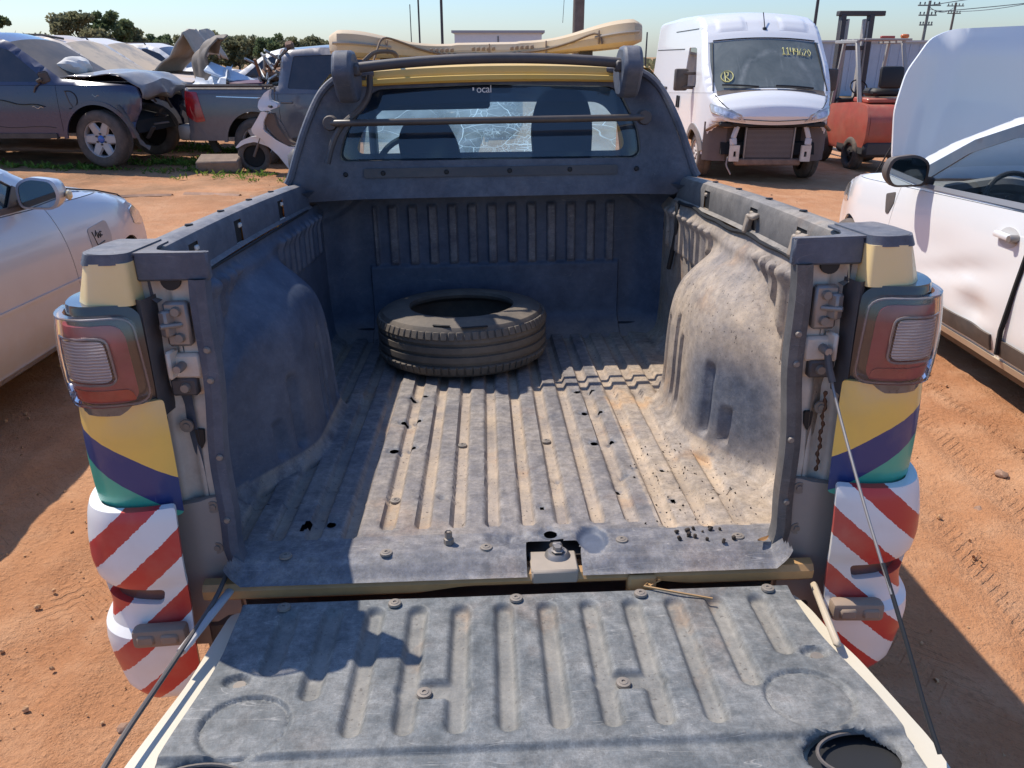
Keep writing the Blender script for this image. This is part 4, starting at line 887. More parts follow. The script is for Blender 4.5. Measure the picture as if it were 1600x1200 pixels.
MB().tube(curve([(-.415, 1.44, .985), (-.42, 1.44, .93), (-.45, 1.43, .88), (-.52, 1.40, .82), (-.555, 1.39, .76), (-.575, 1.38, .70)], 24), .011, 8).build('hose', M_DARKTRIM, truck, TL)

# ------------------------------------------------------------------ tyre lying in the bed
def bed_tyre():
    Rr, w = .305, .195; prof = []
    prof += [(.188, .012), (.190, .0), (.21, -.004), (.25, .0), (.285, .012), (.300, .030)]
    prof += [(.305, .045)]
    for z in (.058, .092, .126): prof += [(.3075, z - .007), (.299, z - .005), (.299, z + .005), (.3075, z + .007)]
    prof += [(.305, .150), (.300, .166), (.285, .184), (.25, .196), (.21, .200), (.190, .196), (.188, .184), (.194, .172), (.235, .165), (.275, .14), (.28, .1), (.275, .056), (.235, .03), (.194, .024)]
    root = thing('tyre', 'worn black car tyre lying flat in the pickup bed', 'tyre', tw((-.13, 1.345, .004)), rot=TROT)
    n = 120; MB().lathe(prof, (0, 0, 0), 'z', n, closed=True).build('tyre_body', M_TYRE, root, angle=30)
    mb = MB()
    for k in range(72):   # shoulder sipes: thin raised tread blocks with gaps
        a = 2 * math.pi * k / 72
        for z, dz in ((.158, .028), (.038, .028)):
            m = Matrix.Rotation(a, 3, 'Z'); mb.box(m @ V((.3005, 0, z)), (.014, .0215, dz), m @ Euler((0, .35 if z < .1 else -.35, 0)).to_matrix(), .002)
    mb.build('tread_block', M_TYRE, root)['kind'] = 'stuff'
    MB().box((.05, -.286, .186), (.09, .012, .004), (0, 0, .15), .001).box((-.06, -.272, .19), (.06, .01, .004), (0, 0, -.3), .001).build('torn_rubber_flap', M_BLACK, root)
M_TYRE = mat('bed_tyre_rubber', (.035, .035, .037), .7, dust=.55, up=.15, dcol=(.30, .235, .17), dscale=4, bump=.25, bscale=90)
bed_tyre()
# dead leaves and bits of dirt on the lip of the bed
leafm = mat('dead_leaf', (.30, .15, .05), .8, var=.4)
def leaf(x, y, z, s, rz, label):
    rows = [[(u * s, v * s * .4 * math.sin(max(.05, min(.95, (u + 1) / 2)) * math.pi), .25 * s * u * u + .3 * s * abs(v) * .5) for v in (-1, 0, 1)] for u in np.linspace(-1, 1, 7)]
    o = MB().sheet(rows).build('dead_leaf', leafm); o.location = tw((x, y, z)); o.rotation_euler = (TROT.x, TROT.y, rz); tag(o, label, 'leaf')
leaf(.535, -.008, .006, .016, .5, 'curled orange dead leaf at the right rear corner of the bed floor')
mb = MB()
for k in range(16):
    x = .42 + RNG.normal(0, .035); y = .03 + RNG.normal(0, .022); r = .002 + .003 * RNG.random(); mb.box(tw((x, y, r + .0 * k)), (r * 2.4, r * 1.7, r * 1.5), tuple(RNG.uniform(0, 3, 3)), r * .3)
for k in range(70):
    x = RNG.uniform(.30, .60); y = RNG.uniform(.05, .5); r = .0007 + .0012 * RNG.random(); mb.box(tw((x, y, r)), (r * 3, r * 1.8, r * 1.5), tuple(RNG.uniform(0, 3, 3)), r * .3)
o = mb.build('dirt_crumbs', mat('dark_dirt', (.05, .035, .025), .95)); tag(o, 'dark dirt crumbs scattered on the right rear of the bed floor', kind='stuff')
# ------------------------------------------------------------------ other vehicles: a body from a side outline, sections and panels
M_DKGLASS = mat('dark_car_glass', (.012, .016, .024), .08, coat=.3, spec=.6, dust=.12, dcol=PALE, dscale=2)
M_WELL = mat('wheel_well', (.015, .014, .013), .9)
M_ALLOY = mat('alloy_rim', (.42, .42, .43), .38, .6, dust=.35, dcol=(.30, .22, .16), dscale=10)
M_PLAST = mat('car_black_plastic', (.025, .026, .028), .55, dust=.35, up=.3, dcol=(.32, .24, .18))
M_CHROME = mat('chrome', (.75, .75, .76), .15, 1.0, dust=.15, dcol=PALE)
M_LIGHT = mat('headlamp_lens', (.50, .52, .53), .12, .25, coat=1.0, var=.45, vscale=10, dust=.3, dcol=PALE)
M_TAIL = mat('tail_lamp_red', (.45, .015, .02), .15, coat=.8, var=.35, vscale=7)
M_TYRE2 = mat('car_tyre', (.032, .031, .031), .8, dust=.7, dcol=(.22, .165, .125), dscale=7, bump=.2, bscale=70)
M_SHADOWGAP = mat('panel_gap', (.01, .01, .01), .9)
def tyre_prof(R_, w, ri):
    h = w / 2; return [(ri, -h * .8), (ri + .01, -h * .92), (ri + (R_ - ri) * .45, -h), (R_ - .035, -h * .92), (R_ - .008, -h * .72), (R_, -h * .5), (R_, -h * .1), (R_ - .007, -h * .07), (R_ - .007, h * .07), (R_, h * .1), (R_, h * .5), (R_ - .008, h * .72), (R_ - .035, h * .92), (ri + (R_ - ri) * .45, h), (ri + .01, h * .92), (ri, h * .8)]
def wheel(root, x, y, z, R_=.33, w=.21, ri=None, spokes=6, steer=0.0, rimmat=None, sw=.075, cap=None, src=None, twin=False):
    side = 1 if x > 0 else -1
    if src:
        o = share(src, root, None, (x, y, z), (0, 0, steer + (0 if side == src['side'] else math.pi)))
        for c in src.children: share(c, o)
        return o
    ri = ri or R_ * .62
    o = MB().lathe(tyre_prof(R_, w, ri), (0, 0, 0), 'x', 44, closed=True).build('wheel', M_TYRE2, root, (x, y, z)); o['side'] = side; o.rotation_euler.z = steer
    s = side * w * .5; rm = rimmat or M_ALLOY
    MB().lathe([(ri * .93, s * .2), (ri * .96, s * .72), (ri * 1.0, s * .84), (ri * 1.05, s * .86), (ri * 1.05, s * .75)], (0, 0, 0), 'x', 40).build('rim', rm, o)
    MB().lathe([(0, s * .05), (ri * .96, s * .05), (ri * .97, s * .3)], (0, 0, 0), 'x', 24).build('brake_disc', M_WELL, o)
    if spokes:
        sp = None
        for k in range(spokes):
            a = 2 * math.pi * (k + .5) / spokes
            if sp is None:
                m = MB()
                for q in ((-.5, .5) if twin else (0,)):
                    m.sheet([[(s * (.62 + .12 * t_) + side * (-.02 if e in (0, 3) else 0), (u + q * .9) * sw * (1 - .25 * t_ if not twin else .38), t_ * ri * .97) for e, u in enumerate((-.55, -.38, .38, .55))] for t_ in (.16, .4, .7, 1.0)], side < 0)
                sp = m.build('spoke', rm, o); sp.rotation_euler.x = a
            else: share(sp, o, None, None, (a, 0, 0))
    MB().lathe([(0, s * .80), (ri * .13, s * .80), (ri * .2, s * .74), (ri * .24, s * .6)], (0, 0, 0), 'x', 20).build('hub_cap', cap or rm, o)
    nut = None
    for k in range(5 if spokes != 6 else 6):
        a = 2 * math.pi * k / (5 if spokes != 6 else 6)
        if nut is None: nut = MB().lathe([(0, s * .78), (ri * .055, s * .78), (ri * .06, s * .6)], (0, 0, ri * .30), 'x', 8).build('wheel_nut', M_PLAST, o); nut.rotation_euler.x = a
        else: share(nut, o, None, None, (a, 0, 0))
    return o

class Car:
    def __init__(s, root, W, prof, belt, sill, arches, r=.06, tumble=.34, ft=(1.2, .22), rt=(-1.5, .15), slope=0.0, res=.07, crown=.05, low=.08, shoulder=.03):
        s.root = root; s.W = W; s.prof = prof; s.belt = belt; s.sill = sill; s.arches = arches; s.r = r; s.t = tumble; s.ft = ft; s.rt = rt; s.slope = slope; s.res = res; s.crown = crown; s.low = low; s.sh = shoulder
        s.sil = np.array([(p[0], p[1]) for p in prof], float); s.ymax = s.sil[:, 0].max(); s.ymin = s.sil[:, 0].min()
        a, b = s.sil[:-1], s.sil[1:]; s.sa, s.sd = a, b - a; s.sl = (s.sd ** 2).sum(1)
        bottom = [(s.sil[-1][0], sill)]
        for yc, ra, zc in sorted(arches):
            h = sill - zc; a0 = math.asin(max(-1, min(1, h / ra))); bottom += [(yc - ra * math.cos(a), zc + ra * math.sin(a)) for a in np.linspace(a0, math.pi - a0, 22)]
        bottom.append((s.sil[0][0], sill)); s.side = [tuple(p) for p in s.sil] + bottom
        if math.dist(s.side[-1], s.side[0]) < 1e-6: s.side = s.side[:-1]
        s.dent = None
    def hw(s, y, z):
        w = s.W; zb = s.belt + s.slope * y
        if z > zb: w -= s.t * (z - zb) + s.sh
        elif z > .55: w -= s.sh * ((z - .55) / max(zb - .55, .1)) ** 3
        if z < .48: w -= s.low * ((.48 - z) / .3) ** 2
        w -= s.ft[1] * float(ss(y, s.ft[0], s.ymax + .25)) * 1.6 + s.rt[1] * float(ss(-y, -s.rt[0], -s.ymin + .2)) * 1.6
        return w
    def dist(s, y, z):
        p = np.array((y, z)) - s.sa; t_ = np.clip((p * s.sd).sum(1) / np.maximum(s.sl, 1e-9), 0, 1); return math.sqrt(float((((p - s.sd * t_[:, None])) ** 2).sum(1).min()))
    def fn(s, sgn, off=0.0):
        def f(y, z, d):
            w = s.hw(y, z); q = s.dist(y, z)
            if q < s.r: w -= s.r * (1 - math.sqrt(max(0, 1 - (1 - q / s.r) ** 2)))
            x = w + off - d
            if s.dent and sgn == s.dent[0]: x += s.dent[1](y, z)
            return V((sgn * x, y, z))
        return f
    def panel(s, name, poly, m, sgn, off=0.0, parent=None, fl=.015, holes=(), res=None, angle=38):
        if len(poly) < 3: return None
        mb = MB().panel(poly, s.fn(sgn, off), res or s.res, holes, fl, flip=sgn < 0); return mb.build(name, m, parent or s.root, angle=angle)
    def lower(s): return clip(s.side, (-s.slope, 1), s.belt)
    def upper(s): return clip(s.side, (s.slope, -1), -s.belt - .004)
    def strip(s, name, i0, i1, m, off=0.0, inset=0.0, n=15, sub=4, parent=None, crown=None, angle=38):
        rows = []
        for i in range(i0, i1):
            for k in range(sub + (1 if i == i1 - 1 else 0)):
                t_ = k / sub; a, b = s.sil[i], s.sil[i + 1]; y, z = a + (b - a) * t_
                tg_ = s.sil[min(i + 1 + (t_ > .5), len(s.sil) - 1)] - s.sil[max(i - (t_ < .5), 0)]; L = np.hypot(*tg_) + 1e-9; ny, nz = tg_[1] / L, -tg_[0] / L
                c = s.prof[i][2] + (s.prof[i + 1][2] - s.prof[i][2]) * t_
                w = s.hw(y, z) - s.r - inset
                rows.append([(w * u, y + ny * (c * (1 - u * u) + off), z + nz * (c * (1 - u * u) + off)) for u in np.linspace(-1, 1, n)])
        return MB().sheet(rows).build(name, m, parent or s.root, angle=angle)
    def common(s, paint, glass_, doors, windows, gm=None, lower_name='body_side', skip_sides=(), pillar=None, handle=None, roofrail=False):
        "panels on both sides: doors = list of cut lines ((y0,z0),(y1,z1)) from front to rear, names between"
        L = s.lower(); U = s.upper()
        for sgn in (1, -1):
            cuts, names = doors; polys = []
            rest = L
            for c in cuts:
                (y0, z0), (y1, z1) = c; nx, nz = (z1 - z0), -(y1 - y0); ln = math.hypot(nx, nz); nx, nz = nx / ln, nz / ln
                if nx < 0: nx, nz = -nx, -nz
                d = nx * y0 + nz * z0; polys.append(clip(rest, (-nx, -nz), -d - .003)); rest = clip(rest, (nx, nz), d - .003)
            polys.append(rest); first = {}
            for nm, pl in zip(names, polys):
                o = s.panel(nm, pl, paint, sgn)
                if 'door' in nm and o is not None: first[nm] = o; 
                if 'door' in nm and handle: 
                    ys = [p[0] for p in pl]; yh = min(ys) + .14; p = s.fn(sgn)(yh, handle, 0)
                    MB().box(p + V((sgn * .012, 0, 0)), (.035, .19, .032), bev=.01).build('handle', paint if pillar != 'x' else M_PLAST, o)
            w_in = [roundpoly(w, .03, 3) for w in windows]
            s.panel('pillars', U, pillar or paint, sgn, holes=w_in)
            for w in w_in: s.panel('side_window', w, glass_, sgn, off=-.012, fl=0)
            if roofrail: 
                pts = [s.fn(sgn)(y, float(np.interp(-y, -s.sil[:, 0][np.argsort(-s.sil[:, 0])], s.sil[:, 1][np.argsort(-s.sil[:, 0])])) - .02, 0) + V((0, 0, .06)) for y in roofrail]
                MB().tube(curve([pts[0] - V((0, 0, .05))] + pts + [pts[-1] - V((0, 0, .05))], 16), .018, 6).build('roof_rail', M_PLAST, s.root)
        b0, b1 = s.ymin + .10, s.ymax - .12
        low_ = clip(clip(s.side, (0, 1), s.belt - .12), (0, -1), -s.sill - .02); ks = (s.sill + .62 - s.sill * .5)
        MB().prism([(y, z) for y, z in ((b0, s.sill + .03), (b1 - .05, s.sill + .03), (b1 - .12, .62), (b1 - .5, .70), (b1 - 1.0, .72), (b1 - 1.55, s.belt - .12), (b0 + .1, s.belt - .12), (b0, .7))], lambda a, b, d: V((d, a, b)), -(s.W - .30), s.W - .30).build('underbody', M_WELL, s.root)
    def mirror(s, y, z, sgn, m=None, size=1.0, out=.13, glassy=True):
        p = s.fn(sgn)(y, z, 0); q = p + V((sgn * out, 0, .03))
        poly = roundpoly([(-.10, -.065), (.07, -.07), (.11, -.01), (.09, .07), (-.03, .085), (-.10, .05)], .035, 4)
        mb = MB(); n = len(poly)
        ring = lambda k, dy: [q + V((sgn * a * k * size, dy, b * k * size)) for a, b in poly]
        rows = [ring(.86, -.045), ring(1.0, -.04), ring(1.0, 0), ring(.9, .055), ring(.62, .095), ring(.2, .112)]
        mb.sheet([r_ + [r_[0]] for r_ in rows]); mb.add(rows[-1], [tuple(range(n))])
        o = mb.build('wing_mirror', m or M_PLAST, s.root); g_ = MB(); g_.add(ring(.86, -.042), [tuple(range(n))]); g_.build('mirror_glass', M_MIRROR, o)
        MB().beam(p + V((-sgn * .02, 0, -.03)), q + V((0, .02, -.03)), .05, .05, .01).build('mirror_arm', M_PLAST, s.root); return o
M_MIRROR = mat('mirror_glass', (.50, .56, .60), .04, 1.0)

# --- silver sedan, left --------------------------------------------------------
M_SILVER = mat('silver_paint', (.50, .53, .58), .36, .30, coat=.6, dust=.08, up=.05, dcol=(.45, .36, .28), low=(.25, .78, .85), dscale=2.5)
M_SILVER.node_tree.nodes  # road dust climbs the flanks
sed = thing('sedan', 'silver sedan with a dusty flank at the left edge of the yard', 'car', (-3.40, 3.55, gz(-3.4, 3.55)), 0.0)
pf = [(2.18, .22, .10), (2.25, .36, .14), (2.26, .52, .15), (2.20, .64, .14), (2.10, .75, .11), (1.82, .87, .08), (1.45, .955, .06), (1.15, 1.01, .05), (.95, 1.055, .05), (.52, 1.275, .05), (.0, 1.44, .05), (-.5, 1.485, .045), (-1.1, 1.44, .05), (-1.55, 1.27, .05), (-1.85, 1.09, .05), (-2.2, 1.05, .05), (-2.32, .98, .07), (-2.34, .6, .10), (-2.25, .25, .09)]
c = Car(sed, .885, pf, 1.005, .22, [(1.50, .35, .31), (-1.2, .35, .31)], r=.06, ft=(1.35, .17), slope=-.035, res=.05, shoulder=.085)
M_TINT = mat('tinted_side_glass', (.02, .03, .036), .04, coat=.6, spec=.8)
c.common(M_SILVER, M_TINT, ([((.84, .2), (.74, 1.1)), ((-.22, .2), (-.26, 1.1)), ((-1.30, .2), (-1.15, 1.1))], ['fender', 'front_door', 'rear_door', 'quarter_panel']), [[(.76, 1.01), (.45, 1.215), (.05, 1.365), (-.22, 1.40), (-.24, 1.03)], [(-.30, 1.02), (-.30, 1.38), (-.95, 1.36), (-1.25, 1.06)]], handle=.86, pillar=None)
for sgn in (1, -1):
    c.panel('window_trim', [(.80, .99), (.80, 1.02), (-1.30, 1.075), (-1.30, 1.05)], M_PLAST, sgn, .004, fl=.004)
    c.panel('mirror_triangle', [(.80, 1.015), (.60, 1.12), (.46, 1.02)], M_PLAST, sgn, .004, fl=.004)
    c.panel('sill_trim', [(1.05, .225), (1.05, .255), (-.80, .255), (-.80, .225)], M_CHROME, sgn, .008, fl=.02)
    c.panel('headlight', roundpoly([(1.72, .70), (1.70, .80), (1.86, .80), (2.12, .70), (2.20, .635), (2.0, .64)], .03, 3), M_LIGHT, sgn, .006, fl=.02)
    c.panel('tail_lamp', roundpoly([(-1.95, .80), (-1.98, .98), (-2.28, .96), (-2.28, .80)], .03, 3), M_TAIL, sgn, .006, fl=.02)
    c.panel('body_crease', [(.90, .545), (.90, .56), (-1.6, .62), (-1.6, .605)], M_SILVER, sgn, .008, fl=.01)
c.strip('front_bumper', 0, 3, M_SILVER); c.strip('grille', 3, 4, M_PLAST); c.strip('hood', 4, 8, M_SILVER); c.strip('windscreen', 8, 10, M_TINT); c.strip('roof', 10, 12, M_SILVER); c.strip('rear_screen', 12, 14, M_TINT); c.strip('boot_lid', 14, 16, M_SILVER); c.strip('rear_bumper', 16, 18, M_SILVER)
for y0, y1 in ((2.05, 2.2),): MB().tube([(sx * .0 + x, 2.02 + .05 * (1 - (x / .6) ** 2), .765 + .05 * (1 - (x / .6) ** 2)) for x in np.linspace(-.6, .6, 12) for sx in (1,)], .004, 5).build('hood_gap', M_SHADOWGAP, sed)
for sgn in (1, -1): MB().tube([V((sgn * (c.hw(y, z) - c.r * .9), y, z + .008)) for y, z in ((2.02, .785), (1.82, .87), (1.45, .955), (1.15, 1.01), (1.0, 1.04))], .005, 5).build('hood_gap', M_SHADOWGAP, sed)
mr = c.mirror(.58, 1.05, 1, M_SILVER, 1.1, .14); c.mirror(.58, 1.05, -1, M_SILVER, 1.1, .14)
p = c.fn(1)(.58, 1.05, 0); MB().box(p + V((.265, .03, .02)), (.03, .06, .05), (0, 0, .4), .012).build('mirror_indicator', mat('amber_clear', (.62, .50, .30), .2, coat=.6), mr)
w0 = wheel(sed, .78, 1.50, .31, .315, .205, spokes=10, twin=False, sw=.05); wheel(sed, .78, -1.2, .31, src=w0); wheel(sed, -.78, 1.5, .31, src=w0); wheel(sed, -.78, -1.2, .31, src=w0)
M_MARK = mat('black_marker', (.012, .012, .013), .6)
def mark(car, name, strokes, y0, z0, sc, m, sgn=1, r=.0045, parent=None):
    for st in strokes:
        MB().tube([car.fn(sgn, .003)(y0 + a * sc, z0 + b * sc, 0) for a, b in st], r, 5).build(name, m, parent or car.root)
c.panel('sticker', roundpoly([(1.02, .56), (1.02, .80), (1.26, .815), (1.27, .70), (1.18, .60)], .03, 3), mat('dusty_film', (.40, .40, .40), .5, var=.15, dust=.3, dcol=PALE), 1, .003, fl=.002)
mark(c, 'badge_mark', [[(0, .9), (.25, -.1), (1.3, .0)], [(.25, .55), (.5, .9), (.55, .4)], [(.6, .35), (.75, .7), (.9, .35)], [(.95, .4), (1.0, .75), (1.2, .7)], [(1.0, .5), (1.2, .45)]], 1.06, .70, .085, M_MARK)

# --- white hatchback with raised hood, right ------------------------------------
M_WHITEP = mat('white_paint', (.78, .78, .77), .28, coat=.8, dust=.06, up=.05, dcol=(.60, .52, .44), low=(.20, .60, .55), dscale=2.2)
hat = thing('hatchback', 'white hatchback with raised hood and a dented front door', 'car', (3.44, 4.65, gz(3.44, 4.65)), 0.0)
pf = [(1.98, .24, .10), (2.06, .40, .14), (2.08, .58, .15), (2.02, .74, .13), (1.88, .84, .08), (1.45, .93, .06), (1.0, 1.0, .05), (.78, 1.03, .05), (.30, 1.28, .05), (-.20, 1.46, .05), (-.75, 1.515, .045), (-1.4, 1.49, .05), (-2.0, 1.36, .05), (-2.40, 1.06, .06), (-2.48, .6, .09), (-2.42, .28, .08)]
h = Car(hat, .885, pf, 1.0, .24, [(1.25, .35, .31), (-1.78, .35, .31)], r=.05, ft=(1.05, .20), rt=(-2.0, .12), slope=-.05, res=.045)
def dent(y, z):
    a = -.045 * math.exp(-((y + .55) / .13) ** 2 - ((z - .47) / .07) ** 2) - .02 * math.exp(-((z - .60 + .25 * (y + .2)) / .05) ** 2 - ((y + .25) / .35) ** 2) + .014 * math.exp(-((y + .70) / .10) ** 2 - ((z - .40) / .06) ** 2) + .016 * math.exp(-((y + .42) / .1) ** 2 - ((z - .58) / .05) ** 2)
    a += -.012 * math.exp(-((y + .1) / .3) ** 2 - ((z - .70) / .12) ** 2) + .008 * math.sin(y * 9 + z * 14) * math.exp(-((y + .5) / .4) ** 2 - ((z - .5) / .2) ** 2); return a
h.dent = (-1, dent)
h.common(M_WHITEP, glass('clear_glass', (.93, .95, .95), .15), ([((.62, .2), (.55, 1.1)), ((-.80, .2), (-.90, 1.1)), ((-1.55, .2), (-1.75, 1.2))], ['fender', 'front_door', 'rear_door', 'rear_quarter']), [[(.36, 1.02), (.0, 1.25), (-.35, 1.37), (-.82, 1.41), (-.84, 1.05)], [(-.95, 1.06), (-.95, 1.41), (-1.3, 1.38), (-1.55, 1.10)]])
for sgn in (1, -1):
    h.panel('window_frame', [(.62, 1.005), (.48, 1.07), (.02, 1.32), (-.38, 1.45), (-.90, 1.475), (-1.35, 1.44), (-1.62, 1.10), (-1.60, 1.085), (-1.0, 1.05)], mat('gloss_black_%d' % sgn, (.015, .016, .018), .25, coat=.5, dust=.15, dcol=PALE), sgn, .003, holes=[roundpoly([(.34, 1.028), (.0, 1.245), (-.35, 1.365), (-.82, 1.405), (-.84, 1.055)], .03, 3), roundpoly([(-.95, 1.065), (-.95, 1.405), (-1.3, 1.375), (-1.53, 1.105)], .03, 3)], fl=.006)
    h.panel('belt_moulding', [(.45, 1.0), (.45, 1.022), (-1.6, 1.122), (-1.6, 1.09)], mat('grey_moulding_%d' % sgn, (.22, .22, .23), .4), sgn, .010, fl=.012)
    h.panel('door_moulding', [(.58, .31), (.56, .40), (-.77, .40), (-.77, .31)], M_PLAST, sgn, .014, fl=.016)
    h.panel('door_moulding', [(-.83, .31), (-.83, .40), (-1.42, .40), (-1.40, .31)], M_PLAST, sgn, .014, fl=.016)
    h.panel('sill', [(.88, .245), (.88, .285), (-1.40, .285), (-1.40, .245)], M_CREAM, sgn, .012, fl=.02)
    h.panel('sill', [(.88, .19), (.88, .24), (-1.40, .24), (-1.40, .19)], M_PLAST, sgn, -.010, fl=.05)
    h.panel('fender_vent', roundpoly([(.66, .78), (.72, .90), (.60, .93), (.58, .86), (.62, .78)], .015, 3), M_PLAST, sgn, .004, fl=.006)
    h.panel('headlight', roundpoly([(1.50, .72), (1.55, .86), (1.85, .80), (1.98, .70), (1.9, .66)], .03, 3), M_LIGHT, sgn, .006, fl=.02)
hx = None
for k in range(9):   # pressed hexagons on the door moulding
    for j in range(2):
        y = .40 - .075 * k - .037 * j; z = .335 + .038 * j
        if y < -.6: continue
        pts = [h.fn(-1, .0155)(y + .028 * math.cos(a), z + .017 * math.sin(a), 0) for a in np.linspace(0, 2 * math.pi, 7)[:-1]]
        MB().tube(pts, .0025, 4, closed=True).build('moulding_hexagon', M_STEEL, hat)
h.strip('front_bumper', 0, 4, M_WHITEP); h.strip('windscreen', 7, 9, glass('hatch_windscreen', (.86, .90, .90), .5, film=.06)); h.strip('roof', 9, 11, M_WHITEP); h.strip('rear_screen', 11, 13, M_TINT); h.strip('tailgate', 13, 15, M_WHITEP)
MB().sheet([[(x, y, z) for x in np.linspace(-.62, .62, 9)] for y, z in ((.85, .93), (1.2, .84), (1.7, .78), (1.86, .80))]).build('engine_bay', M_WELL, hat)
# raised hood: hinged at the screen, its outer face towards us
hp = [(-.66, 0), (-.76, .10), (-.80, .45), (-.765, .70), (-.66, .90), (-.50, .965), (0, .985), (.50, .965), (.66, .90), (.765, .70), (.80, .45), (.76, .10), (.66, 0)]
def hoodfn(a, b, d):
    cre = .050 * float(ss(abs(a), .66 - .10 * b, .52 - .10 * b)); e = .05 * float(ss(abs(a), .60, .82)) ** 2 + .05 * float(ss(b, .78, 1.0)) ** 2
    y = .98 - .05 * b + .0 + .10 * b * b * 0 - cre + e + .02 * (a / .8) ** 2 + d; return V((a * .95, y + .08 * b, .97 + b))
hd = MB().panel(roundpoly(hp, .06, 4), hoodfn, .045, (), .02).build('raised_hood', M_WHITEP, hat)
MB().panel(roundpoly([(x * .95, .03 + z * .94) for x, z in hp], .06, 3), lambda a, b, d: hoodfn(a, b, .03), .1, (), 0, flip=True).build('hood_inner', M_CREAMDIRT, hd)
MB().tube([(-.6, 1.62, .80), (-.52, 1.12, 1.62)], .006, 6).build('hood_prop', M_PLAST, hat)
mo = h.mirror(.27, 1.075, -1, M_PLAST, 1.28, .17); h.mirror(.36, 1.07, 1, M_PLAST, 1.3, .15)
o = h.panel('door_handle_cup', [(-.70 + .085 * math.cos(a), .905 + .052 * math.sin(a)) for a in np.linspace(0, 6.283, 20)[:-1]], mat('handle_cup', (.55, .54, .52), .4, coat=.4, dust=.3, dcol=PALE), -1, .003, fl=.006)
p = h.fn(-1)(-.69, .91, 0); MB().box(p + V((-.022, 0, 0)), (.03, .17, .034), bev=.012, seg=2).build('door_handle', M_WHITEP, hat); MB().lathe([(0, -.045), (.018, -.045), (.022, -.035), (.022, .0)], p + V((.0, -.075, 0)), 'x', 16).build('door_lock', M_STEEL, hat)
MB().box((.0, .52, .93), (1.36, .52, .10), bev=.04, seg=2).tube(curve([(-.64, .40, .96), (-.55, .30, 1.00), (-.38, .26, 1.03), (-.20, .30, 1.0), (-.1, .4, .96)], 14), .05, 8).build('dashboard', mat('hatch_dashboard', (.035, .038, .042), .6, dust=.35, up=.5, dcol=(.35, .34, .32)), hat)
MB().tube([(-.38 + .18 * math.cos(a), .10 + .07 * math.sin(a), .94 + .17 * math.sin(a)) for a in np.linspace(0, 6.283, 29)[:-1]], .016, 8, closed=True).box((-.38, .12, .94), (.13, .06, .11), (.4, 0, 0), .03).build('steering_wheel', M_BLACK, hat)
for sx in (-.38, .38): MB().box((sx, -.62, .72), (.50, .16, .62), (R(-14), 0, 0), .07, 2).box((sx, -.72, 1.12), (.26, .10, .20), (R(-10), 0, 0), .05, 2).box((sx, -.30, .46), (.50, .52, .16), None, .05, 2).build('seat', mat('hatch_seat', (.04, .042, .046), .9), hat)
MB().box((.80, -.4, .62), (.03, 1.9, .70)).build('inner_door', M_CAB, hat)
MB().tube([(-.885, -.855, .32), (-.90, -.862, .45), (-.89, -.875, .70), (-.878, -.895, .98)], .013, 6).build('door_seal', M_SHADOWGAP, hat)
w1 = wheel(hat, -.79, 1.25, .31, .315, .20, spokes=5, sw=.09); wheel(hat, -.79, -1.78, .31, src=w1); wheel(hat, .79, 1.25, .31, src=w1); wheel(hat, .79, -1.78, .31, src=w1)

